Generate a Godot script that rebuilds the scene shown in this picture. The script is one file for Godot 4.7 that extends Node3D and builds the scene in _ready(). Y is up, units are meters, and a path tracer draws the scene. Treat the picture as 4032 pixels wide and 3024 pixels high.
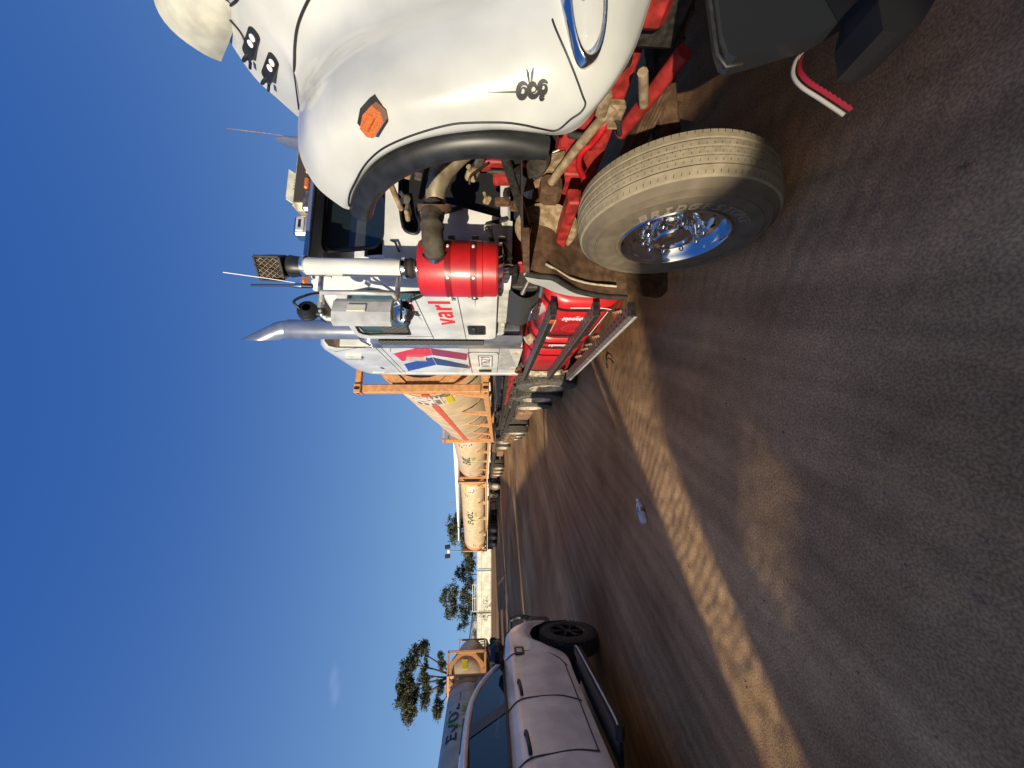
extends Node3D
# An outdoor truck yard at low sun: white conventional prime mover with its bonnet tipped open, a road train of
# tank containers behind it, a white ute in the shade of a second road train parked along the left.
# The camera is held sideways (portrait picture stored turned), so it is rolled by a quarter turn.

const PI2 = PI * 2.0
const TRUCK_AT = Vector3(1.929, 0, -2.246)
const TRUCK_TURN = 10.7

var M = {}
var used = {}
var rng = RandomNumberGenerator.new()
var tex = {}

# ------------------------------------------------------------------ mesh building
class MB:
	var st = SurfaceTool.new()
	var sg = 1
	var last = Color(1, 1, 1)
	func _init():
		st.begin(Mesh.PRIMITIVE_TRIANGLES)
		st.set_color(Color(1, 1, 1))
	func col(c: Color):
		last = c
		st.set_color(c)
	func tri(a: Vector3, b: Vector3, c: Vector3, g := -1):
		st.set_smooth_group(g)
		st.add_vertex(a); st.add_vertex(b); st.add_vertex(c)
	func quad(a: Vector3, b: Vector3, c: Vector3, d: Vector3, g := -1):
		tri(a, b, c, g); tri(a, c, d, g)
	func otri(a: Vector3, b: Vector3, c: Vector3, mid: Vector3):
		var n = (a - c).cross(a - b)
		if n.dot((a + b + c) / 3.0 - mid) >= 0.0: tri(a, b, c)
		else: tri(a, c, b)
	func oquad(a, b, c, d, mid):
		otri(a, b, c, mid); otri(a, c, d, mid)
	# box with chamfered edges
	func box(c: Vector3, s: Vector3, b := 0.0, bs := Basis()):
		var h = s * 0.5
		b = minf(b, minf(h.x, minf(h.y, h.z)) * 0.9)
		if b <= 0.0:
			for ax in 3:
				for sn in [-1.0, 1.0]:
					var q = []
					for k in [[-1, -1], [1, -1], [1, 1], [-1, 1]]:
						var p = Vector3()
						p[ax] = sn * h[ax]; p[(ax + 1) % 3] = k[0] * h[(ax + 1) % 3]; p[(ax + 2) % 3] = k[1] * h[(ax + 2) % 3]
						q.append(c + bs * p)
					oquad(q[0], q[1], q[2], q[3], c)
			return
		var pt = func(sx, sy, sz, ax):
			var p = Vector3(sx * (h.x - b), sy * (h.y - b), sz * (h.z - b))
			p[ax] = [sx, sy, sz][ax] * h[ax]
			return c + bs * p
		for ax in 3:
			for sn in [-1, 1]:
				var q = []
				for k in [[-1, -1], [1, -1], [1, 1], [-1, 1]]:
					var s3 = [0, 0, 0]
					s3[ax] = sn; s3[(ax + 1) % 3] = k[0]; s3[(ax + 2) % 3] = k[1]
					q.append(pt.call(s3[0], s3[1], s3[2], ax))
				oquad(q[0], q[1], q[2], q[3], c)
		for ax in 3:
			var a1 = (ax + 1) % 3
			var a2 = (ax + 2) % 3
			for s1 in [-1, 1]:
				for s2 in [-1, 1]:
					var lo = [0, 0, 0]
					lo[a1] = s1; lo[a2] = s2
					var hi = lo.duplicate()
					lo[ax] = -1; hi[ax] = 1
					oquad(pt.call(lo[0], lo[1], lo[2], a1), pt.call(hi[0], hi[1], hi[2], a1), pt.call(hi[0], hi[1], hi[2], a2), pt.call(lo[0], lo[1], lo[2], a2), c)
		for sx in [-1, 1]:
			for sy in [-1, 1]:
				for sz in [-1, 1]:
					otri(pt.call(sx, sy, sz, 0), pt.call(sx, sy, sz, 1), pt.call(sx, sy, sz, 2), c)
	# a beam between two points, w wide (along side) and t thick
	func beam(a: Vector3, b: Vector3, w: float, t: float, side := Vector3(0, 1, 0), bev := 0.0):
		var d = (b - a)
		var l = d.length()
		d /= l
		var x = side - d * side.dot(d)
		x = x.normalized()
		var y = d.cross(x)
		box((a + b) * 0.5, Vector3(w, t, l), bev, Basis(x, y, d))
	func frame(d: Vector3) -> Array:
		var u = Vector3(0, 1, 0) if absf(d.y) < 0.9 else Vector3(1, 0, 0)
		var x = u.cross(d).normalized()
		return [x, d.cross(x).normalized()]
	func tube(pts: Array, r, n := 10, closed := false, caps := true):
		sg += 1
		var m = pts.size()
		var rings = []
		var x = Vector3()
		for i in m:
			var d: Vector3
			if closed: d = (pts[(i + 1) % m] - pts[(i + m - 1) % m])
			elif i == 0: d = pts[1] - pts[0]
			elif i == m - 1: d = pts[m - 1] - pts[m - 2]
			else: d = (pts[i + 1] - pts[i]).normalized() + (pts[i] - pts[i - 1]).normalized()
			d = d.normalized()
			if i == 0: x = frame(d)[0]
			else: x = (x - d * x.dot(d)).normalized()
			var y = d.cross(x)
			var rad: float = r[i] if r is Array else r
			var ring = []
			for k in n:
				var a = PI * 2.0 * k / n
				ring.append(pts[i] + (x * cos(a) + y * sin(a)) * rad)
			rings.append(ring)
		var g = sg
		for i in (m if closed else m - 1):
			var p = rings[i]
			var q = rings[(i + 1) % m]
			for k in n:
				var k2 = (k + 1) % n
				quad(p[k], p[k2], q[k2], q[k], g)
		if caps and not closed:
			for k in range(1, n - 1):
				tri(rings[0][0], rings[0][k + 1], rings[0][k])
				tri(rings[m - 1][0], rings[m - 1][k], rings[m - 1][k + 1])
	func cyl(a: Vector3, b: Vector3, r: float, n := 14, r2 := -1.0):
		tube([a, b], [r, r if r2 < 0 else r2], n)
	# profile of (radius, distance along axis)
	func lathe(prof: Array, o: Vector3, ax: Vector3, n := 32, sharp := 32.0, a0 := 0.0, a1 := TAU):
		sg += 1
		ax = ax.normalized()
		var f = frame(ax)
		var ring = func(p: Vector2):
			var out = []
			for k in n + 1:
				var a = a0 + (a1 - a0) * k / n
				if k == n and is_equal_approx(a1 - a0, TAU): a = a0
				out.append(o + ax * p.y + (f[0] * cos(a) + f[1] * sin(a)) * p.x)
			return out
		var prev = ring.call(prof[0])
		for i in range(1, prof.size()):
			if i > 1 and absf(rad_to_deg((prof[i] - prof[i - 1]).angle_to(prof[i - 1] - prof[i - 2]))) > sharp: sg += 1
			var cur = ring.call(prof[i])
			for k in n:
				if prof[i - 1].x < 1e-6: tri(prev[k], cur[k + 1], cur[k], sg)
				elif prof[i].x < 1e-6: tri(prev[k], prev[k + 1], cur[k], sg)
				else: quad(prev[k], prev[k + 1], cur[k + 1], cur[k], sg)
			prev = cur
	# polygon in the xy plane of xf, pushed along its z by depth
	func prism(poly: Array, xf: Transform3D, depth: float, smooth := false):
		var pv = PackedVector2Array(poly)
		var idx = Geometry2D.triangulate_polygon(pv)
		var zz = Vector3(0, 0, depth)
		for i in range(0, idx.size(), 3):
			var a = pv[idx[i]]; var b = pv[idx[i + 1]]; var c = pv[idx[i + 2]]
			var A = Vector3(a.x, a.y, 0); var B = Vector3(b.x, b.y, 0); var C = Vector3(c.x, c.y, 0)
			tri(xf * A, xf * B, xf * C)
			tri(xf * (A + zz), xf * (C + zz), xf * (B + zz))
		sg += 1
		for i in pv.size():
			var a = pv[i]; var b = pv[(i + 1) % pv.size()]
			var A = Vector3(a.x, a.y, 0); var B = Vector3(b.x, b.y, 0)
			quad(xf * A, xf * (A + zz), xf * (B + zz), xf * B, sg if smooth else -1)
	func patch(rows: Array, g := 0, flip := false):
		if g == 0:
			sg += 1
			g = sg
		for i in rows.size() - 1:
			for k in rows[i].size() - 1:
				if flip: quad(rows[i][k], rows[i][k + 1], rows[i + 1][k + 1], rows[i + 1][k], g)
				else: quad(rows[i][k], rows[i + 1][k], rows[i + 1][k + 1], rows[i][k + 1], g)
	func mesh() -> ArrayMesh:
		st.generate_normals()
		st.index()
		return st.commit()

func v(x: float, y: float, z: float) -> Vector3:
	return Vector3(x, y, z)

func p2(x: float, y: float) -> Vector2:
	return Vector2(x, y)

# planes: side(x) maps polygon (z, y) -> local point on the plane x, front(z) maps (x, y)
func side(x: float) -> Transform3D:
	return Transform3D(Basis(Vector3(0, 0, 1), Vector3(0, 1, 0), Vector3(-1, 0, 0)), Vector3(x, 0, 0))

func front(z: float) -> Transform3D:
	return Transform3D(Basis(), Vector3(0, 0, z))

func crom(p: Array, n: int) -> Array:
	var out = []
	var m = p.size()
	for i in m - 1:
		var p0 = p[i - 1] if i > 0 else p[0] * 2.0 - p[1]
		var p3 = p[i + 2] if i + 2 < m else p[m - 1] * 2.0 - p[m - 2]
		for k in n:
			var t = float(k) / n
			out.append(0.5 * (p[i] * 2.0 + (p[i + 1] - p0) * t + (p0 * 2.0 - p[i] * 5.0 + p[i + 1] * 4.0 - p3) * t * t + (p[i] * 3.0 - p0 - p[i + 1] * 3.0 + p3) * t * t * t))
	out.append(p[m - 1])
	return out

func dense(rows: Array, n: int) -> Array:
	var wide = []
	for r in rows: wide.append(crom(r, n))
	var cols = []
	for k in wide[0].size():
		var c = []
		for r in wide: c.append(r[k])
		cols.append(crom(c, n))
	var out = []
	for i in cols[0].size():
		var r = []
		for c in cols: r.append(c[i])
		out.append(r)
	return out

func rrect(x0: float, y0: float, x1: float, y1: float, r: float, n := 4) -> Array:
	var out = []
	for q in [[x1 - r, y1 - r, 0.0], [x0 + r, y1 - r, 0.5], [x0 + r, y0 + r, 1.0], [x1 - r, y0 + r, 1.5]]:
		for k in n + 1:
			var a = PI * (q[2] + 0.5 * k / n)
			out.append(Vector2(q[0] + cos(a) * r, q[1] + sin(a) * r))
	return out

func on_side(poly: Array, x: float) -> Array:
	var out = []
	for p in poly: out.append(Vector3(x, p.y, p.x))
	return out

# ------------------------------------------------------------------ scene tree
func numbered(called: String, parent: Node) -> String:
	var key = [parent.get_instance_id(), called]
	var k = used.get(key, 0)
	used[key] = k + 1
	return called if k == 0 else "%s_%03d" % [called, k]

func put(mb, called: String, mat: Material, parent: Node, at := Vector3.ZERO, rot := Vector3.ZERO) -> MeshInstance3D:
	var o = MeshInstance3D.new()
	o.mesh = mb.mesh() if mb is MB else mb
	o.material_override = mat
	o.name = numbered(called, parent)
	o.position = at
	o.rotation = rot
	parent.add_child(o, true)
	return o

func group_part(called: String, parent: Node, at := Vector3.ZERO, rot := Vector3.ZERO) -> Node3D:
	var o = Node3D.new()
	o.name = numbered(called, parent)
	o.position = at
	o.rotation = rot
	parent.add_child(o, true)
	return o

func tag(o: Node, label := "", category := "", group := "", kind := ""):
	if label: o.set_meta("label", label)
	if category: o.set_meta("category", category)
	if group: o.set_meta("group", group)
	if kind: o.set_meta("kind", kind)

func thing(called: String, label: String, category: String, at := Vector3.ZERO, turn := 0.0, group := "") -> Node3D:
	var o = group_part(called, self, at, Vector3(0, deg_to_rad(turn), 0))
	tag(o, label, category, group)
	return o

func copy(o: Node3D, label: String) -> Node3D:
	var c = o.duplicate()
	var base = String(o.name)
	if base.length() > 4 and base[base.length() - 4] == "_": base = base.substr(0, base.length() - 4)
	c.name = numbered(base, self)
	add_child(c, true)
	c.set_meta("label", label)
	return c

# ------------------------------------------------------------------ materials
func noise_tex(called: String, freq: float, lo: float, hi: float, octaves := 4, normal := false, seed := 1, warm := Color(1, 1, 1), kind := FastNoiseLite.TYPE_SIMPLEX_SMOOTH) -> Texture2D:
	if tex.has(called): return tex[called]
	var n = FastNoiseLite.new()
	n.seed = seed
	n.noise_type = kind
	n.frequency = freq
	n.fractal_octaves = octaves
	var t = NoiseTexture2D.new()
	t.width = 512; t.height = 512
	t.seamless = true
	t.noise = n
	if normal:
		t.as_normal_map = true
		t.bump_strength = hi
	else:
		var g = Gradient.new()
		g.offsets = PackedFloat32Array([0.25, 0.75])
		g.colors = PackedColorArray([Color(lo * warm.r, lo * warm.g, lo * warm.b), Color(hi, hi, hi)])
		t.color_ramp = g
	tex[called] = t
	return t

func mat(called: String, c: Color, rough := 0.6, metal := 0.0, grime := "", scale := 1.0) -> StandardMaterial3D:
	var m = StandardMaterial3D.new()
	m.albedo_color = c.linear_to_srgb()
	m.roughness = rough
	m.metallic = metal
	m.metallic_specular = 0.5
	if grime:
		m.albedo_texture = tex[grime]
		m.uv1_triplanar = true
		m.uv1_scale = Vector3.ONE * scale
	M[called] = m
	return m

# lettering: solid glyphs, each point (x along the line, y up, z out) sent through place
func letters(mb: MB, s: String, cap: float, place: Callable, stretch := 1.0, depth := 0.004, weight := 700, family := "Droid Sans", italic := false):
	var f = SystemFont.new()
	f.font_names = PackedStringArray([family])
	f.font_weight = weight
	f.font_italic = italic
	var tm = TextMesh.new()
	tm.text = s
	tm.font = f
	tm.font_size = 48
	tm.pixel_size = 0.01
	tm.depth = 0.02
	tm.curve_step = 2.0
	tm.horizontal_alignment = HORIZONTAL_ALIGNMENT_CENTER
	var ar = tm.get_mesh_arrays()
	var vs: PackedVector3Array = ar[Mesh.ARRAY_VERTEX]
	var ix = ar[Mesh.ARRAY_INDEX]
	if ix == null: ix = PackedInt32Array(range(vs.size()))
	var k = cap / (0.714 * 0.48)
	var lo = 1e9
	for p in vs: lo = minf(lo, p.y)
	for i in range(0, ix.size(), 3):
		var q = []
		for e in 3:
			var p = vs[ix[i + e]]
			q.append(place.call(p.x * k * stretch, (p.y - lo) * k, (p.z / 0.02 + 0.5) * depth))
		mb.tri(q[0], q[1], q[2])

# a flat ribbon curl: centre line with varying half width, on the mapping place(x, y)
func ribbon(mb: MB, pts: Array, wid: Array, place: Callable):
	for i in pts.size() - 1:
		var d = (pts[i + 1] - pts[i]).normalized()
		var n = Vector2(-d.y, d.x)
		var d2 = (pts[mini(i + 2, pts.size() - 1)] - pts[i + 1])
		var n2 = n if d2.length() < 1e-6 else Vector2(-d2.normalized().y, d2.normalized().x)
		var a = pts[i] + n * wid[i]; var b = pts[i] - n * wid[i]
		var c = pts[i + 1] - n2 * wid[i + 1]; var e = pts[i + 1] + n2 * wid[i + 1]
		mb.quad(place.call(a.x, a.y), place.call(b.x, b.y), place.call(c.x, c.y), place.call(e.x, e.y))

# painted flourish: three curls in a row, a long thin spear and two leaves; about 1 unit long, curls 0.3
func flourish(mb: MB, place: Callable):
	for c in [[0.17, 0.0, 0.15, 1.0], [0.44, 0.02, 0.16, -1.0], [0.69, 0.04, 0.13, 1.0]]:
		var pts = []; var wid = []
		for k in 25:
			var t = k / 24.0
			var a = 0.6 + t * 9.0 * c[3]
			var r = c[2] * (1.0 - t * 0.72)
			pts.append(Vector2(c[0] + cos(a) * r, c[1] + sin(a) * r))
			wid.append(0.016 + 0.05 * sin(PI * minf(1.0, t * 1.3)))
		ribbon(mb, pts, wid, place)
	ribbon(mb, [Vector2(-0.95, 0.03), Vector2(-0.5, 0.02), Vector2(0.02, 0.0)], [0.003, 0.008, 0.016], place)
	for l in [[0.34, 0.2, 0.27, 0.34], [0.38, 0.2, 0.44, 0.36]]:
		ribbon(mb, [Vector2(l[0], l[1] - 0.08), Vector2((l[0] + l[2]) / 2, (l[1] + l[3]) / 2), Vector2(l[2], l[3])], [0.01, 0.035, 0.008], place)
	var pts2 = []; var wid2 = []
	for k in 9:
		var a = PI * 2.0 * k / 8.0
		pts2.append(Vector2(0.66 + cos(a) * 0.04, -0.14 + sin(a) * 0.04)); wid2.append(0.04)
	ribbon(mb, pts2, wid2, place)

func make_textures():
	noise_tex("dust", 0.012, 0.87, 1.0, 5, false, 3)
	noise_tex("grime", 0.016, 0.70, 1.0, 6, false, 7, Color(1, 0.93, 0.82))
	noise_tex("rust", 0.02, 0.55, 1.0, 6, false, 11, Color(1.1, 0.9, 0.75))
	noise_tex("bark", 0.02, 0.5, 1.0, 5, false, 5)
	noise_tex("fine", 0.06, 0.62, 1.0, 4, false, 17)
	noise_tex("bumps", 0.05, 0.0, 6.0, 5, true, 21)
	# punched tread plate: rows of dark round holes
	var im = Image.create(64, 64, false, Image.FORMAT_RGB8)
	im.fill(Color(1, 1, 1))
	for c in [[16, 16], [48, 48]]:
		for y in range(-9, 10):
			for x in range(-9, 10):
				if x * x + y * y < 74: im.set_pixel(c[0] + x, c[1] + y, Color(0.06, 0.05, 0.05))
	tex["punched"] = ImageTexture.create_from_image(im)
	var im2 = Image.create(64, 64, false, Image.FORMAT_RGB8)
	im2.fill(Color(0, 0, 0))
	for c in [[16, 16, 1], [48, 48, 1], [48, 16, -1], [16, 48, -1]]:
		for k in range(-12, 13):
			var w = int(4.0 * (1.0 - absf(k) / 13.0))
			for e in range(-w, w + 1):
				im2.set_pixel(clampi(c[0] + (k * 7) / 10 + e, 0, 63), clampi(c[1] + c[2] * (k * 7) / 10, 0, 63), Color(1, 1, 1))
	tex["checker"] = ImageTexture.create_from_image(im2)

func make_materials():
	mat("white", Color(0.55, 0.55, 0.53), 0.28, 0.0, "dust", 0.35)
	M.white.clearcoat_enabled = true; M.white.clearcoat = 0.6; M.white.clearcoat_roughness = 0.06
	mat("cab_white", Color(0.74, 0.73, 0.70), 0.28, 0.0, "dust", 0.35)
	M.cab_white.clearcoat_enabled = true; M.cab_white.clearcoat = 0.5; M.cab_white.clearcoat_roughness = 0.06
	mat("elbow_rubber", Color(0.085, 0.07, 0.052), 0.8, 0.0, "grime", 1.5)
	mat("lip_white_shaded", Color(0.30, 0.27, 0.24), 0.7)  # white darkened to carry the shadow on the bumper lip
	mat("white_dirty", Color(0.56, 0.54, 0.45), 0.6, 0.0, "dust", 1.2)
	mat("panel_gap", Color(0.05, 0.05, 0.05), 0.7)
	mat("black_trim", Color(0.022, 0.024, 0.026), 0.42, 0.0, "grime", 1.2)
	mat("rubber", Color(0.030, 0.029, 0.027), 0.75, 0.0, "grime", 1.5)
	mat("black_paint", Color(0.012, 0.012, 0.013), 0.35)
	mat("dark", Color(0.006, 0.006, 0.007), 0.8)
	mat("dark_metal", Color(0.045, 0.042, 0.04), 0.5, 0.3, "grime", 2.5)
	mat("red", Color(0.52, 0.012, 0.016), 0.3, 0.0, "dust", 0.7)
	M.red.clearcoat_enabled = true; M.red.clearcoat = 0.5
	mat("red_deep", Color(0.20, 0.006, 0.012), 0.35)
	mat("red_chassis", Color(0.40, 0.03, 0.026), 0.6, 0.0, "grime", 1.2)
	mat("chrome", Color(0.80, 0.78, 0.75), 0.09, 1.0)
	mat("steel", Color(0.62, 0.62, 0.61), 0.2, 1.0, "dust", 1.0)
	mat("steel_dull", Color(0.45, 0.44, 0.42), 0.42, 0.9, "grime", 1.5)
	mat("alloy_pipe", Color(0.42, 0.36, 0.27), 0.5, 0.35, "grime", 1.3)
	mat("brown_dirt", Color(0.13, 0.07, 0.038), 0.9, 0.0, "grime", 1.3)
	mat("tan_dirt", Color(0.34, 0.25, 0.16), 0.9, 0.0, "grime", 2.0)
	mat("tread", Color(0.30, 0.245, 0.165), 0.95, 0.0, "dust", 2.2)
	mat("sidewall", Color(0.15, 0.115, 0.075), 0.8, 0.0, "dust", 1.4)
	mat("sidewall_letter", Color(0.22, 0.18, 0.13), 0.9)
	mat("tyre_dark", Color(0.05, 0.046, 0.04), 0.9, 0.0, "grime", 1.5)
	mat("tyre_grey", Color(0.13, 0.125, 0.105), 0.92, 0.0, "grime", 1.5)
	mat("rim_cream", Color(0.68, 0.60, 0.48), 0.5, 0.0, "grime", 1.2)
	mat("glass", Color(0.010, 0.016, 0.022), 0.03)
	M.glass.transparency = BaseMaterial3D.TRANSPARENCY_ALPHA
	M.glass.albedo_color.a = 0.95
	mat("glass_green", Color(0.05, 0.11, 0.10), 0.03)
	M.glass_green.transparency = BaseMaterial3D.TRANSPARENCY_ALPHA
	M.glass_green.albedo_color.a = 0.72
	mat("lens", Color(0.9, 0.9, 0.9), 0.02)
	M.lens.transparency = BaseMaterial3D.TRANSPARENCY_ALPHA
	M.lens.albedo_color.a = 0.12
	mat("amber", Color(0.75, 0.17, 0.008), 0.22, 0.0, "fine", 6.0)
	M.amber.clearcoat_enabled = true
	mat("amber_dark", Color(0.35, 0.05, 0.01), 0.3)
	mat("arrow_red", Color(0.60, 0.02, 0.035), 0.35)
	mat("arrow_wine", Color(0.26, 0.012, 0.035), 0.3)
	mat("arrow_blue", Color(0.02, 0.045, 0.28), 0.3)
	mat("arrow_navy", Color(0.015, 0.02, 0.085), 0.2)
	mat("letter_red", Color(0.62, 0.02, 0.02), 0.4)
	mat("ink", Color(0.012, 0.012, 0.014), 0.5)
	mat("decal_white", Color(0.75, 0.70, 0.70), 0.4)
	mat("perforated", Color(0.10, 0.095, 0.09), 0.6, 0.0, "punched", 14.0)
	mat("tread_plate", Color(0.15, 0.115, 0.095), 0.55, 0.25, "punched", 11.0)
	mat("checker", Color(0.04, 0.038, 0.035), 0.6, 0.0)
	M.checker.heightmap_enabled = true
	M.checker.heightmap_texture = tex.checker
	M.checker.heightmap_scale = 0.25
	M.checker.uv1_triplanar = true
	M.checker.uv1_scale = Vector3.ONE * 14.0
	mat("container", Color(0.62, 0.29, 0.11), 0.65, 0.0, "dust", 1.2)
	mat("container_rust", Color(0.36, 0.13, 0.055), 0.85, 0.0, "rust", 2.0)
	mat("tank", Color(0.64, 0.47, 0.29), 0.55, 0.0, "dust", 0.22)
	mat("tank_shaded", Color(0.52, 0.43, 0.33), 0.5, 0.0, "dust", 0.22)  # greyed copy of the tank paint for flanks in shade
	mat("tank_grey_brown", Color(0.30, 0.27, 0.24), 0.65, 0.0, "grime", 0.4)  # grey brown for tank print, skirt panel and rivets
	mat("orange_band", Color(0.62, 0.085, 0.03), 0.5)
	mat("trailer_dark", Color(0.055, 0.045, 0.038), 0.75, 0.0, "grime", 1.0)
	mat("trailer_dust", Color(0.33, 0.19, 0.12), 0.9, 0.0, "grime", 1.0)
	mat("logo_ink", Color(0.045, 0.05, 0.06), 0.6)
	mat("logo_green", Color(0.22, 0.38, 0.02), 0.6)
	mat("sign_yellow", Color(0.62, 0.50, 0.02), 0.5)
	mat("sign_white", Color(0.62, 0.58, 0.5), 0.6)
	mat("sign_red", Color(0.42, 0.03, 0.03), 0.5)
	mat("car_white", Color(0.80, 0.77, 0.74), 0.22, 0.0, "dust", 0.3)
	M.car_white.clearcoat_enabled = true; M.car_white.clearcoat = 0.4; M.car_white.clearcoat_roughness = 0.04
	mat("car_black", Color(0.013, 0.014, 0.016), 0.45)
	mat("shed_white", Color(0.80, 0.79, 0.76), 0.55, 0.0, "dust", 0.08)
	mat("wall_cream", Color(0.66, 0.62, 0.51), 0.8, 0.0, "dust", 0.12)
	mat("wall_line", Color(0.42, 0.39, 0.32), 0.9)
	mat("shed_grey", Color(0.30, 0.32, 0.33), 0.8, 0.0, "dust", 0.2)
	mat("pole", Color(0.22, 0.22, 0.22), 0.6, 0.4)
	mat("bark", Color(0.16, 0.115, 0.08), 0.9, 0.0, "bark", 1.5)
	mat("cream_plastic", Color(0.62, 0.52, 0.40), 0.55, 0.0, "grime", 1.5)
	mat("grille_dark", Color(0.06, 0.045, 0.04), 0.8, 0.0, "fine", 20.0)
	mat("blue_steel", Color(0.46, 0.48, 0.54), 0.24, 0.75, "dust", 0.8)
	mat("mirror_steel", Color(0.64, 0.63, 0.61), 0.35, 0.35, "dust", 1.2)
	mat("bottle", Color(0.85, 0.9, 0.97), 0.08)
	M.bottle.transparency = BaseMaterial3D.TRANSPARENCY_ALPHA
	M.bottle.albedo_color.a = 0.38
	mat("leaf", Color(1, 1, 1), 0.7)
	M.leaf.vertex_color_use_as_albedo = true
	M.leaf.backlight_enabled = true
	M.leaf.backlight = Color(0.05, 0.06, 0.02)

# the yard: level round the truck, rising gently away from the camera
func ground_y(x: float, z: float) -> float:
	var d = -z
	var y = 0.0
	if d > 16.0: y = (d - 16.0) * 0.033
	if d > 56.0: y = 40.0 * 0.033 + (d - 56.0) * 0.002
	return y

func make_world():
	var cam = Camera3D.new()
	cam.name = "camera"
	var pitch = deg_to_rad(3.2554)
	var fwd = Vector3(0, -sin(pitch), -cos(pitch))
	var up = Vector3(0, cos(pitch), -sin(pitch))
	# portrait shot stored on its side: the world's up points to the left edge of the picture
	cam.transform = Transform3D(Basis(-up, Vector3(1, 0, 0), -fwd), Vector3(0, 1.48, 0))
	cam.fov = 90.0
	cam.near = 0.05
	cam.far = 2000.0
	add_child(cam)
	cam.current = true

	var sky = ProceduralSkyMaterial.new()
	sky.sky_top_color = Color(0.15, 0.34, 0.645)
	sky.sky_horizon_color = Color(0.54, 0.71, 0.88)
	sky.sky_curve = 0.27
	sky.ground_bottom_color = Color(0.20, 0.16, 0.12)
	sky.ground_horizon_color = Color(0.45, 0.45, 0.45)
	sky.sky_energy_multiplier = 0.92
	sky.sun_angle_max = 60.0
	sky.sun_curve = 0.42
	sky.sky_cover = small_cloud()
	sky.sky_cover_modulate = Color(1, 1, 1)
	var env = Environment.new()
	env.background_mode = Environment.BG_SKY
	env.sky = Sky.new()
	env.sky.sky_material = sky
	env.tonemap_mode = Environment.TONE_MAPPER_LINEAR
	env.tonemap_exposure = 1.2
	env.sdfgi_enabled = true
	env.ssao_enabled = true
	env.ssil_enabled = true
	var we = WorldEnvironment.new()
	we.name = "environment"
	we.environment = env
	add_child(we)

	var sun = DirectionalLight3D.new()
	sun.name = "sun"
	sun.light_energy = 1.6
	sun.light_color = Color(1.0, 0.955, 0.85)
	sun.light_angular_distance = 0.5
	sun.shadow_enabled = true
	sun.sky_mode = DirectionalLight3D.SKY_MODE_LIGHT_AND_SKY
	var el = deg_to_rad(12.0)
	var dir = Vector3(0.6 * cos(el), -sin(el), -0.8 * cos(el))
	sun.transform = Transform3D(Basis.looking_at(dir, Vector3.UP), Vector3(0, 30, 0))
	add_child(sun)

# one thin wisp of cloud low on the left of the sky
func small_cloud() -> Texture2D:
	var w = 1024; var h = 512
	var im = Image.create(w, h, false, Image.FORMAT_RGBA8)
	im.fill(Color(1, 1, 1, 0))
	var n = FastNoiseLite.new()
	n.seed = 4; n.frequency = 0.05
	for c in [[142.6, 17.3, 2.4, 0.5, 0.16], [40.0, 22.0, 4.0, 0.8, 0.12], [-60.0, 20.0, 4.0, 0.8, 0.12]]:
		for dy in range(-14, 15):
			for dx in range(-34, 35):
				var x = int((0.5 + c[0] / 360.0) * w) + dx
				var y = int((0.5 - c[1] / 180.0) * h) + dy
				var q = Vector2(dx * 360.0 / w / c[2], (dy * 180.0 / h + dx * 0.07) / c[3])
				var a = maxf(0.0, 1.0 - q.length()) * (0.6 + 0.7 * n.get_noise_2d(x * 3.0, y * 7.0))
				var px = posmod(x, w)
				im.set_pixel(px, y, Color(1, 1, 1, clampf(im.get_pixel(px, y).a + a * c[4], 0, 1)))
	return ImageTexture.create_from_image(im)

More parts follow.
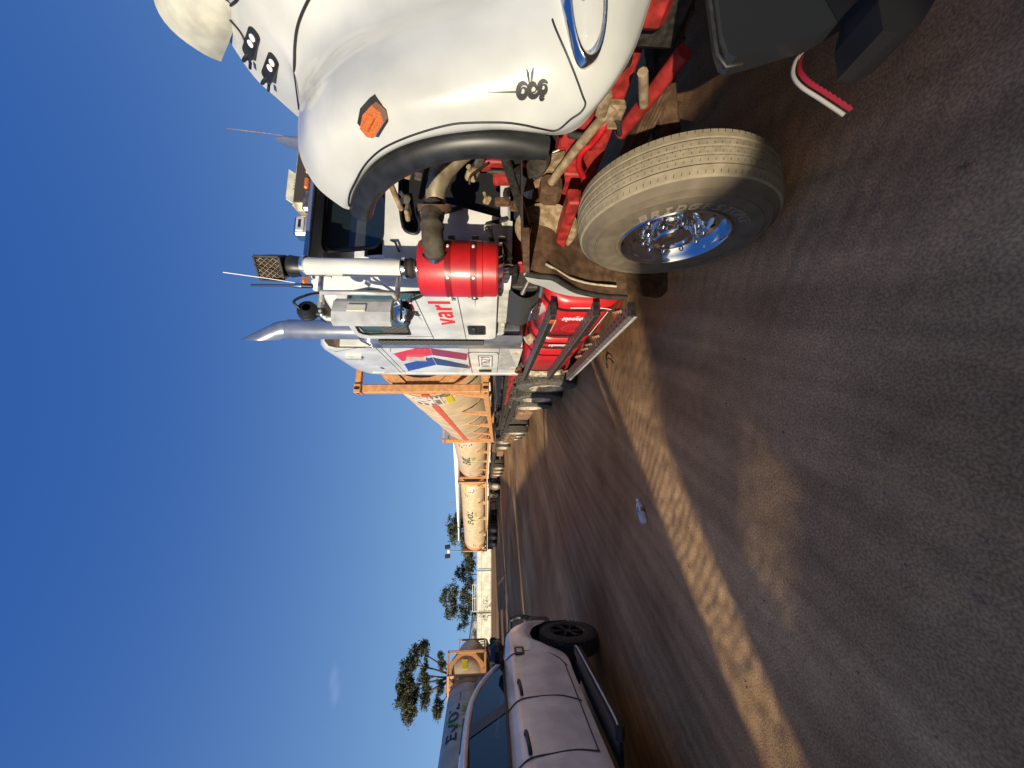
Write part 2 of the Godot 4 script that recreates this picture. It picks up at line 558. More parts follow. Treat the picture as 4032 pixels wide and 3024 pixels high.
func make_ground():
	var nz = FastNoiseLite.new(); nz.seed = 8; nz.frequency = 1.6; nz.fractal_octaves = 4
	var big = FastNoiseLite.new(); big.seed = 9; big.frequency = 0.22; big.fractal_octaves = 4
	var grit = FastNoiseLite.new(); grit.seed = 10; grit.frequency = 6.0; grit.fractal_octaves = 3
	# spacing grows with distance from the camera
	var xs = []
	var zs = []
	var x = 0.0
	var step = 0.025
	while x < 3.2:
		xs.append(x); x += step
	while x < 900.0:
		xs.append(x); step *= 1.09; x += step
	var all = []
	for i in range(xs.size() - 1, 0, -1): all.append(-xs[i])
	for e in xs: all.append(e)
	var z = 3.0
	step = 0.4
	var back = []
	var b = 3.0
	while b < 400.0:
		back.append(b); step *= 1.35; b += step
	for i in range(back.size() - 1, -1, -1): zs.append(back[i])
	step = 0.025
	z = 1.5
	while z > -5.6:
		zs.append(z); z -= step
	while z > -900.0:
		zs.append(z); step *= 1.045; z -= step
	var st = SurfaceTool.new()
	st.begin(Mesh.PRIMITIVE_TRIANGLES)
	var nx = all.size()
	for j in zs.size():
		for i in nx:
			var gx: float = all[i]; var gz: float = zs[j]
			var y = ground_y(gx, gz)
			var near = clampf(1.0 - (Vector2(gx, gz).length() - 3.0) / 7.0, 0.0, 1.0)
			var c = big.get_noise_2d(gx, gz)
			# wheel ruts run along the parked trucks: lighter, redder lanes with pressed tread marks
			var lane = gx + gz * 0.22
			var track = sin(lane * 3.1 + c * 2.2) * 0.5 + 0.5
			var far = clampf((16.0 - absf(gz)) / 16.0, 0.25, 1.0)
			y += nz.get_noise_2d(gx, gz) * 0.012 * far
			if near > 0.0:
				y += grit.get_noise_2d(gx, gz) * 0.006 * near
				var bar = sin((gx * 0.55 - gz) * 58.0 + nz.get_noise_2d(gx * 2.0, gz) * 3.0)
				y += smoothstep(0.55, 0.9, track) * bar * 0.0028 * near
			if absf(gz) < 70.0: y += c * 0.02
			st.set_normal(Vector3.UP)
			var t = clampf(0.5 + c * 0.75 + (track - 0.5) * 0.35 + nz.get_noise_2d(gx * 0.7, gz * 0.7) * 0.25, 0.0, 1.0)
			var k = Color(0.29, 0.165, 0.083).lerp(Color(0.60, 0.375, 0.195), t)
			k = k.lerp(Color(0.42, 0.20, 0.10), clampf(big.get_noise_2d(gx * 0.6 + 40.0, gz * 0.6) * 1.4, 0.0, 0.8))
			# long scuffed streaks in the direction of travel, and scattered darker clods
			var streak = nz.get_noise_2d(lane * 3.2, (gz - gx * 0.2) * 0.16)
			k = k * clampf(1.0 + streak * 0.34, 0.7, 1.3)
			if near > 0.0: k = k * (1.0 + near * 0.16 * grit.get_noise_2d(gx * 1.7 + 9.0, gz * 1.7))
			st.set_color(k)
			st.add_vertex(Vector3(gx, y, gz))
	for j in zs.size() - 1:
		for i in nx - 1:
			var a = j * nx + i
			for e in [a, a + nx, a + nx + 1, a, a + nx + 1, a + 1]: st.add_index(e)
	st.generate_normals()
	var m = mat("dirt", Color(1, 1, 1), 0.95, 0.0)
	m.vertex_color_use_as_albedo = true
	m.albedo_texture = noise_tex("gravelly", 0.12, 0.80, 1.0, 5, false, 31, Color(1, 0.97, 0.93))
	m.uv1_triplanar = true
	m.uv1_world_triplanar = true
	m.uv1_scale = Vector3.ONE * 1.1
	m.heightmap_enabled = true
	m.heightmap_texture = noise_tex("gravel_height", 0.16, 0.0, 1.0, 5, false, 33)
	m.heightmap_scale = 0.07
	m.metallic_specular = 0.03
	var o = MeshInstance3D.new()
	o.mesh = st.commit()
	o.material_override = m
	o.name = "ground"
	add_child(o)
	tag(o, "reddish brown compacted dirt yard with tyre tracks and long shadows", "", "", "structure")
	# loose stones
	var pm = MB.new()
	var ring = []
	for k in 6: ring.append(v(cos(k * PI / 3.0) * (0.8 + 0.3 * (k % 2)), -0.1 + 0.15 * (k % 3), sin(k * PI / 3.0) * 0.9))
	for k in 6:
		pm.tri(ring[k], ring[(k + 1) % 6], v(0.1, 0.75, 0.05))
		pm.tri(ring[k], v(0, -0.5, 0), ring[(k + 1) % 6])
	var mm = MultiMesh.new()
	mm.transform_format = MultiMesh.TRANSFORM_3D
	mm.use_colors = true
	mm.mesh = pm.mesh()
	mm.instance_count = 9000
	for i in 9000:
		var r = pow(rng.randf(), 1.7) * 11.0 + 0.6
		var a = rng.randf_range(-1.5, 1.2)
		var q = Vector2(sin(a) * r, -cos(a) * r)
		var s = 0.0016 + pow(rng.randf(), 10.0) * 0.007
		var bs = Basis.from_euler(Vector3(rng.randf() * 0.5, rng.randf() * 6.28, rng.randf() * 0.5)).scaled(Vector3(s, s * 0.75, s * 1.15))
		mm.set_instance_transform(i, Transform3D(bs, Vector3(q.x, ground_y(q.x, q.y) + big.get_noise_2d(q.x, q.y) * 0.02 + nz.get_noise_2d(q.x, q.y) * 0.012 + s * 0.4, q.y)))
		var cc = rng.randf_range(0.7, 1.3)
		mm.set_instance_color(i, Color(0.26 * cc, 0.165 * cc, 0.10 * cc))
	var sm = mat("stone", Color(1, 1, 1), 0.9)
	sm.vertex_color_use_as_albedo = true
	var mi = MultiMeshInstance3D.new()
	mi.multimesh = mm
	mi.material_override = sm
	mi.name = "loose_gravel"
	add_child(mi)
	tag(mi, "small loose stones scattered over the dirt yard", "gravel", "", "stuff")

# ------------------------------------------------------------------ wheels
# axle along x, outward is -x; o is the centre of the outer sidewall
func tyre_steer(w: Node3D):
	var R = 0.505
	var ty = group_part("tyre", w)
	var ax = v(-1, 0, 0)
	var mb = MB.new()
	mb.lathe([p2(.276, -.05), p2(.278, -.02), p2(.292, -.012), p2(.30, -.014), p2(.306, -.006), p2(.335, 0), p2(.372, .002), p2(.405, -.002), p2(.408, .002), p2(.414, .002), p2(.417, -.005), p2(.44, -.014), p2(.446, -.010), p2(.452, -.012), p2(.456, -.020), p2(.474, -.032), p2(.484, -.040)], Vector3.ZERO, ax, 72, 40)
	mb.lathe([p2(.484, -.258), p2(.45, -.280), p2(.40, -.296), p2(.34, -.298), p2(.28, -.26)], Vector3.ZERO, ax, 72, 40)
	put(mb, "sidewall", M.sidewall, ty)
	mb = MB.new()
	var prof = [p2(.484, -.040), p2(.493, -.046)]
	var gy = [-.092, -.130, -.168, -.206]
	var lastg = -.046
	for g in gy:
		var crown = R - 0.012 * pow((g + .149) / .11, 2.0)
		prof.append(p2(crown, g + .006)); prof.append(p2(crown - .014, g + .003)); prof.append(p2(crown - .014, g - .003)); prof.append(p2(crown, g - .006))
		lastg = g
	prof.append(p2(.493, -.252)); prof.append(p2(.484, -.258))
	mb.lathe(prof, Vector3.ZERO, ax, 96, 40)
	put(mb, "tread", M.tread, ty)
	mb = MB.new()
	for g in gy: mb.lathe([p2(R - .0125, g + .0052), p2(R - .0115, g), p2(R - .0125, g - .0052)], Vector3.ZERO, ax, 96, 60)
	put(mb, "tread_grooves", M.black_paint, ty)  # black strips deepen the shade inside the grooves
	mb = MB.new()
	var ribs = [[-.050, -.066], [-.100, -.112], [-.122, -.126], [-.136, -.145], [-.156, -.162], [-.174, -.186], [-.232, -.250]]
	for k in 100:
		var a = TAU * k / 100.0
		for i in ribs.size():
			var aa = a + (0.02 if i % 2 else 0.0)
			var mid = (ribs[i][0] + ribs[i][1]) * 0.5
			var rr = R - 0.012 * pow((mid + .149) / .11, 2.0) + .0006
			var u = v(0, cos(aa), sin(aa))
			var tn = v(0, -sin(aa), cos(aa))
			mb.quad(v(ribs[i][0] * -1.0, 0, 0) + u * rr - tn * .0011, v(-ribs[i][0], 0, 0) + u * rr + tn * .0011, v(-ribs[i][1], 0, 0) + u * rr + tn * .0035, v(-ribs[i][1], 0, 0) + u * rr + tn * .0013)
	var sp = put(mb, "tread_sipes", M.rubber, ty)
	sp.set_meta("kind", "stuff")
	# raised maker's lettering round the sidewall
	mb = MB.new()
	var word = "BRIDGESTONE"
	for i in word.length():
		var a = deg_to_rad(40.0 + i * 9.6)
		var place = func(x, y, z): 
			var rr = .318 + y
			var aa = a + (x + y * 0.35) / .34
			return v(-.0015 - z, cos(aa) * rr, sin(aa) * rr)
		letters(mb, word[i], .042, place, 1.35, .005)
	put(mb, "sidewall_lettering", M.sidewall_letter, ty)

func rim_steer(w: Node3D):
	var ax = v(-1, 0, 0)
	var rim = group_part("rim", w)
	var mb = MB.new()
	mb.lathe([p2(.278, -.06), p2(.284, -.022), p2(.286, -.010), p2(.282, -.003), p2(.274, -.004), p2(.268, -.012), p2(.262, -.032), p2(.252, -.058), p2(.24, -.076), p2(.215, -.084), p2(.19, -.078), p2(.172, -.070), p2(.13, -.066), p2(.108, -.066)], Vector3.ZERO, ax, 64, 28)
	put(mb, "wheel_disc", M.chrome, rim)
	mb = MB.new()
	mb.lathe([p2(.108, -.066), p2(.106, -.02), p2(.098, -.006), p2(.07, .0), p2(.066, -.012), p2(.04, -.016), p2(0, -.016)], Vector3.ZERO, ax, 40, 28)
	put(mb, "hub_cap", M.chrome, rim)
	for k in 10:
		var a = TAU * (k + 0.3) / 10.0
		var u = v(0, cos(a), sin(a))
		mb = MB.new()
		mb.lathe([p2(.024, -.068), p2(.024, -.058), p2(.017, -.056), p2(.017, -.030), p2(.0155, -.026), p2(.0155, -.018), p2(.009, -.008), p2(0, -.006)], u * .150, ax, 10, 30)
		put(mb, "lug_nut", M.chrome, rim)
		mb = MB.new()
		var a2 = a + TAU / 20.0
		mb.lathe([p2(.019, 0.0), p2(.018, .0015), p2(0, .0015)], v(.0825, cos(a2) * .215, sin(a2) * .215), ax, 14)
		put(mb, "vent_hole", M.brown_dirt if k % 3 == 0 else M.dark, rim)
	return rim

func tyre_lugged(mb: MB, mr: MB, R: float, w: float, tread_mb: MB, o := Vector3.ZERO, dish := 0.13, n := 36):
	var ax = v(-1, 0, 0)
	mb.lathe([p2(.28, -.04), p2(.295, -.006), p2(.33, 0), p2(.40, .002), p2(.455, -.014), p2(R - .035, -.028)], o, ax, n, 50)
	mb.lathe([p2(R - .035, -w + .028), p2(.44, -w + .006), p2(.36, -w), p2(.28, -w + .05)], o, ax, n, 50)
	tread_mb.lathe([p2(R - .035, -.028), p2(R - .014, -.034), p2(R - .014, -w + .034), p2(R - .035, -w + .028)], o, ax, n, 50)
	var k2 = 46
	for k in k2:
		for s in 4:
			var a = TAU * (k + (0.5 if s % 2 else 0.0)) / k2
			var u = v(0, cos(a), sin(a))
			var seg = (w - .056) / 4.0
			var x = -.028 - seg * (s + .5)
			tread_mb.box(o + v(-x, 0, 0) + u * (R - .011), v(seg * 0.86, .024, TAU * R / k2 * 0.72), 0.0, Basis(v(1, 0, 0), u, v(1, 0, 0).cross(u)))
	mr.lathe([p2(.285, -.03), p2(.29, -.006), p2(.281, .0), p2(.268, -.012), p2(.262, -.05), p2(.245, -dish * .8), p2(.22, -dish), p2(.13, -dish * .96), p2(.115, -dish * .5), p2(.09, -dish * .3), p2(0, -dish * .28)], o, ax, n, 30)

# a pair of dual wheels, one on each end of an axle
func dual_axle(parent: Node3D, at: Vector3, half: float, R := 0.515, rimmat := "rim_cream", detail := true):
	for sd in [-1.0, 1.0]:
		var w = group_part("dual_wheel", parent, at + v(sd * half, 0, 0), Vector3(0, 0.0 if sd < 0 else PI, 0))
		var mb = MB.new(); var mr = MB.new(); var mt = MB.new()
		tyre_lugged(mb, mr, R, .27, mt, Vector3.ZERO, .13, 36 if detail else 20)
		tyre_lugged(mb, mr, R, .27, mt, v(.33, 0, 0), .02, 36 if detail else 20)
		put(mb, "sidewall", M.tyre_grey, w)
		put(mt, "tread", M.tyre_grey, w)
		put(mr, "rim", M[rimmat], w)
	var ma = MB.new()
	ma.cyl(at + v(-half + .1, 0, 0), at + v(half - .1, 0, 0), .075, 12)
	put(ma, "axle", M.trailer_dark, parent)

# ------------------------------------------------------------------ the prime mover
var hood_tris = []

func hood_rows() -> Array:
	var zs = [-.27, -.1, .1, .3, .5, .65, .78, .9, .99]
	var g = [
		[-1.20, 1.10, -1.22, 1.14, -1.22, 1.18, -1.18, 1.28, -1.08, 1.35, -.95, 1.37, -.82, 1.375, -.70, 1.41, -.60, 1.50, -.50, 1.62, -.30, 1.72, 0, 1.76],
		[-1.20, 1.165, -1.22, 1.19, -1.22, 1.22, -1.17, 1.32, -1.08, 1.37, -.95, 1.385, -.82, 1.37, -.70, 1.40, -.60, 1.49, -.50, 1.60, -.30, 1.70, 0, 1.74],
		[-1.20, 1.175, -1.22, 1.195, -1.215, 1.225, -1.17, 1.31, -1.08, 1.35, -.95, 1.36, -.82, 1.34, -.7, 1.37, -.6, 1.46, -.5, 1.57, -.3, 1.67, 0, 1.71],
		[-1.2, 1.11, -1.225, 1.135, -1.22, 1.17, -1.17, 1.25, -1.08, 1.285, -.95, 1.285, -.83, 1.28, -.71, 1.325, -.6, 1.41, -.5, 1.52, -.3, 1.62, 0, 1.66],
		[-1.2, .96, -1.225, 1.0, -1.22, 1.04, -1.17, 1.13, -1.08, 1.175, -.96, 1.18, -.84, 1.18, -.72, 1.24, -.6, 1.34, -.5, 1.45, -.3, 1.55, 0, 1.59],
		[-1.19, .775, -1.21, .83, -1.205, .90, -1.16, 1.02, -1.08, 1.08, -.96, 1.10, -.84, 1.105, -.72, 1.175, -.6, 1.28, -.5, 1.39, -.3, 1.49, 0, 1.53],
		[-1.16, .765, -1.185, .80, -1.17, .86, -1.12, .95, -1.05, 1.005, -.95, 1.03, -.84, 1.04, -.72, 1.11, -.6, 1.22, -.5, 1.33, -.3, 1.43, 0, 1.47],
		[-1.03, .74, -1.05, .77, -1.04, .82, -1.0, .88, -.95, .92, -.88, .96, -.8, .985, -.7, 1.04, -.58, 1.14, -.48, 1.25, -.3, 1.35, 0, 1.39],
		[-.85, .74, -.86, .76, -.85, .80, -.83, .84, -.8, .87, -.75, .90, -.7, .92, -.63, .96, -.53, 1.04, -.44, 1.14, -.28, 1.23, 0, 1.27],
	]
	var rows = []
	for i in g.size():
		var r = []
		for k in range(0, g[i].size(), 2): r.append(v(g[i][k], g[i][k + 1], zs[i]))
		rows.append(r)
	return rows

func hood_rear_rows() -> Array:
	var zs = [-.60, -.42, -.27]
	var g = [
		[-.66, 1.12, -.63, 1.24, -.585, 1.37, -.52, 1.51, -.32, 1.66, 0, 1.72],
		[-.74, 1.25, -.67, 1.34, -.60, 1.46, -.51, 1.59, -.31, 1.70, 0, 1.75],
		[-.82, 1.375, -.70, 1.41, -.60, 1.50, -.50, 1.62, -.30, 1.72, 0, 1.76],
	]
	var rows = []
	for i in g.size():
		var r = []
		for k in range(0, g[i].size(), 2): r.append(v(g[i][k], g[i][k + 1], zs[i]))
		rows.append(r)
	return rows

func mirrored(rows: Array) -> Array:
	var out = []
	for r in rows:
		var q = []
		for p in r: q.append(v(-p.x, p.y, p.z))
		out.append(q)
	return out

# the point of the bonnet's outer skin that has this (z, y)
func skin(zz: float, yy: float, off := 0.003) -> Vector3:
	var best = 9.0
	var nrm = v(-1, 0, 0)
	for t in hood_tris:
		var a: Vector3 = t[0]; var b: Vector3 = t[1]; var c: Vector3 = t[2]
		var d = (b.z - a.z) * (c.y - a.y) - (c.z - a.z) * (b.y - a.y)
		if absf(d) < 1e-10: continue
		var u = ((zz - a.z) * (c.y - a.y) - (c.z - a.z) * (yy - a.y)) / d
		var w = ((b.z - a.z) * (yy - a.y) - (zz - a.z) * (b.y - a.y)) / d
		if u < -0.01 or w < -0.01 or u + w > 1.01: continue
		var x = a.x + u * (b.x - a.x) + w * (c.x - a.x)
		if x < best:
			best = x
			nrm = (b - a).cross(c - a).normalized()
	if best > 8.0: best = -1.2
	if nrm.x > 0.0: nrm = -nrm
	return v(best, yy, zz) + nrm * off

func make_hood(truck: Node3D):
	var hood = group_part("bonnet", truck, v(0, .95, 1.22), Vector3(deg_to_rad(43.5), 0, 0))
	hood.set_meta("label", "white moulded bonnet tipped forward open")
	var o = v(0, -.95, -1.22)
	var mb = MB.new()
	var d1 = dense(hood_rows(), 7)
	var d2 = dense(hood_rear_rows(), 7)
	for d in [d1, d2]:
		for i in d.size() - 1:
			for k in d[i].size() - 1:
				hood_tris.append([d[i][k], d[i + 1][k], d[i + 1][k + 1]])
				hood_tris.append([d[i][k], d[i + 1][k + 1], d[i][k + 1]])
	mb.patch(d1, 5); mb.patch(d2, 5)
	mb.patch(mirrored(d1), 5, true); mb.patch(mirrored(d2), 5, true)
	# turned-in return along the rear edge of the fender and the skin's inside
	var nose = []
	var last = d1[d1.size() - 1]
	for p in last: nose.append(p2(p.x, p.y))
	for i in range(last.size() - 2, -1, -1): nose.append(p2(-last[i].x, last[i].y))
	mb.prism(nose, front(.955), .03)
	put(mb, "shell", M.white, hood, o)
	# inner liner a little inside, dark
	mb = MB.new()
	for m in [d1, mirrored(d1)]:
		var rows = []
		for r in m:
			var q = []
			for k in range(10, r.size()): q.append(v(r[k].x * 0.955, r[k].y - .03, r[k].z - .01))
			rows.append(q)
		mb.patch(rows)
	put(mb, "inner_liner", M.dark_metal, hood, o)
	# chrome grille on the nose
	mb = MB.new()
	mb.box(v(0, .98, 1.0), v(1.0, .42, .04), .02)
	put(mb, "grille_surround", M.chrome, hood, o)
	for k in 9:
		mb = MB.new()
		mb.box(v(-.42 + k * .105, .98, 1.025), v(.03, .36, .02), .006)
		put(mb, "grille_bar", M.chrome, hood, o)
	# black rubber flare round the wheel opening
	for sd in [-1.0, 1.0]:
		mb = MB.new()
		var rows = []
		for k in 33:
			var a = deg_to_rad(27.0 + (113.0 - 27.0) * k / 32.0)
			var row = []
			var taper = smoothstep(0.0, 0.12, k / 32.0) * 0.35 + 0.65
			for q in [[-1.198, .684], [-1.218, .690], [-1.243, .676], [-1.262, .645], [-1.262, .618], [-1.245, .598], [-1.215, .588], [-1.18, .590], [-1.165, .61]]:
				var rr = .69 + (q[1] - .69) * taper
				row.append(v(q[0] * -sd, .5 + sin(a) * rr, cos(a) * rr))
			rows.append(row)
		mb.patch(rows)
		for e in [0, 32]:
			for k in range(1, 8): mb.tri(rows[e][0], rows[e][k], rows[e][k + 1])
		put(mb, "wheel_arch_flare", M.black_trim, hood, o)
	# thin black pin stripes
	var pin = [[-.245, 1.148], [-.212, 1.165], [-.152, 1.185], [-.088, 1.197], [.007, 1.211], [.087, 1.213], [.171, 1.203], [.266, 1.175], [.35, 1.138], [.422, 1.097], [.471, 1.059], [.516, 1.018], [.558, .973], [.594, .922], [.626, .863], [.643, .833], [.666, .823], [.709, .826], [.746, .820], [.768, .826], [.773, .849], [.780, .893], [.784, .941], [.783, .975], [.779, 1.009]]
	var pts = []
	var pin2 = []
	for e in pin: pin2.append(p2(e[0], e[1]))
	for e in crom(pin2, 4): pts.append(skin(e.x, e.y, .001))
	mb = MB.new()
	mb.tube(pts, .0034, 5)
	put(mb, "pin_stripe", M.ink, hood, o)
	pts = [v(-.637, 1.309, -.525), v(-.683, 1.377, -.346), v(-.708, 1.41, -.255), v(-.675, 1.433, -.187), v(-.652, 1.447, -.113), v(-.638, 1.447, -.013), v(-.63, 1.435, .1)]
	mb = MB.new()
	mb.tube(crom(pts, 5), .005, 5)
	put(mb, "pin_stripe", M.ink, hood, o)
	# painted flourish on the fender
	mb = MB.new()
	var dirv = p2(.070, -.062).normalized()
	var nv = p2(dirv.y, -dirv.x) * -1.0
	var place = func(x, y):
		var q = p2(.628, 1.006) + dirv * (x * .124) + nv * (y * .124)
		return skin(q.x, q.y, .0025)
	flourish(mb, place)
	put(mb, "painted_flourish", M.ink, hood, o)
	# amber side repeater in a black bracket, on its flat foot
	var tsn = v(-.86, .48, .14).normalized()
	var tx = v(0.1, .1, .95)
	tx = (tx - tsn * tx.dot(tsn)).normalized()
	var ty2 = tsn.cross(tx)
	var txf = Transform3D(Basis(tx, ty2, tsn), v(-1.172, 1.268, .215))
	var rp = group_part("side_repeater", hood, o)
	mb = MB.new()
	var outer = [p2(-.056, -.008), p2(-.040, -.028), p2(.040, -.030), p2(.058, -.010), p2(.054, .026), p2(.0, .036), p2(-.050, .024)]
	mb.prism(outer, txf.translated_local(v(-.004, .008, -.02)), .040)
	put(mb, "lamp_housing", M.black_trim, rp)
	mb = MB.new()
	var inner = []
	for p in outer: inner.append(p * 0.92 + p2(.004, -.010))
	mb.prism(inner, txf.translated_local(v(0, 0, .014)), .036)
	mb.box(txf * v(0, -.002, .050), v(.06, .026, .010), .004, txf.basis)
	put(mb, "amber_lens", M.amber, rp)
	# slim headlamp low at the front corner
	var hl = group_part("headlight", hood, o)
	var hc = v(-.985, .955, .862)
	var lamp_x = v(-.90, -.36, -.24).normalized()
	var hn = v(-.62, .22, .75)
	hn = (hn - lamp_x * hn.dot(lamp_x)).normalized()
	var ly = hn.cross(lamp_x)
	for q in [["chrome_rim", "chrome", [[1.15, -.05], [1.12, .010], [1.06, .022], [.98, .018], [.93, .006]]], ["chrome_bowl", "chrome", [[.95, .006], [.8, -.012], [.5, -.028], [.2, -.03], [.16, -.005], [.01, -.002]]], ["lens", "lens", [[.96, .014], [.85, .032], [.6, .046], [.3, .053], [.01, .055]]]]:
		mb = MB.new()
		var lamp_rows = []
		for e in q[2]:
			var r = []
			for k in 33:
				var a = TAU * k / 32.0
				r.append(hc + lamp_x * (cos(a) * .155 * e[0]) + ly * (sin(a) * .060 * e[0]) + hn * e[1])
			lamp_rows.append(r)
		mb.patch(lamp_rows)
		put(mb, q[0], M[q[1]], hl)
	# dusty raised rear deck of the bonnet with its scuttle lip
	mb = MB.new()
	var wr = []
	for q in [[-.46, 1.60], [-.475, 1.66], [-.46, 1.76], [-.40, 1.83], [-.28, 1.87], [-.12, 1.885], [.12, 1.885], [.28, 1.87], [.40, 1.83], [.46, 1.76], [.475, 1.66], [.46, 1.60]]:
		var row = []
		for z in [-.38, -.47, -.58, -.69, -.76]:
			var drop = pow(clampf((z + .76) / .4, 0, 1), 2.0) * .10
			row.append(v(q[0] * (1.0 - 0.1 * clampf((-.58 - z) / .18, 0, 1)), maxf(q[1] - drop * (q[1] - 1.58) * 4.0, 1.57), z))
		wr.append(row)
	mb.patch(dense(wr, 3))
	put(mb, "scuttle_deck", M.white_dirty, hood, o)
	mb = MB.new()
	mb.tube(crom([v(-.345, 1.672, -.525), v(-.433, 1.638, -.466), v(-.469, 1.616, -.458), v(-.53, 1.572, -.432), v(-.56, 1.53, -.49)], 4), .0045, 5)
	mb.tube(crom([v(-.433, 1.642, -.464), v(-.50, 1.62, -.33), v(-.51, 1.61, -.25)], 4), .0045, 5)
	put(mb, "panel_seam", M.ink, hood, o)
	# two black catch plates with hooks
	for c in [v(-.552, 1.535, -.415), v(-.600, 1.455, -.425)]:
		var ct = group_part("bonnet_catch", hood, o)
		mb = MB.new()
		var n = v(-.80, .58, -.05).normalized()
		var lx = v(0, 0, 1); lx = (lx - n * n.z).normalized()
		var xf = Transform3D(Basis(lx, n.cross(lx), n), c)
		mb.prism(rrect(-.078, -.026, .078, .026, .022, 5), xf, .014)
		mb.tube(crom([xf * v(-.06, 0, .008), xf * v(-.088, .002, .016), xf * v(-.112, .006, .014), xf * v(-.118, .012, -.004), xf * v(-.104, .012, -.012)], 4), .008, 6)
		mb.tube([xf * v(-.085, -.02, .012), xf * v(-.115, -.026, .012)], .007, 6)
		put(mb, "catch_plate", M.black_trim, ct)
		for k in 2:
			mb = MB.new()
			mb.lathe([p2(.014, .014), p2(.0135, .017), p2(0, .018)], xf * v(.036 - k * .034, 0, 0), n, 14)
			put(mb, "catch_hole", M.decal_white, ct)

func make_wheels(truck: Node3D):
	for sd in [-1.0, 1.0]:
		var w = group_part("front_wheel", truck, v(sd * 1.18, .492, 0), Vector3(0, deg_to_rad(-3.8) + (0.0 if sd < 0 else PI), 0))
		tyre_steer(w)
		rim_steer(w)
	for z in [-4.66, -6.02, -7.42]: dual_axle(truck, v(0, .515, z), 1.17)
	var mb = MB.new()
	mb.beam(v(-.95, .47, 0), v(.95, .47, 0), .12, .14, v(0, 1, 0), .02)
	mb.cyl(v(-1.0, .49, 0), v(-.84, .49, 0), .14, 16)
	put(mb, "front_axle", M.brown_dirt, truck)
	# brake dust shield
	mb = MB.new()
	mb.lathe([p2(.02, -.02), p2(.20, -.02), p2(.215, 0), p2(.20, .02), p2(0, .03)], v(-.80, 1.10, -.50), v(-1, .12, .25), 24, 40)
	put(mb, "air_bag", M.tan_dirt, truck)

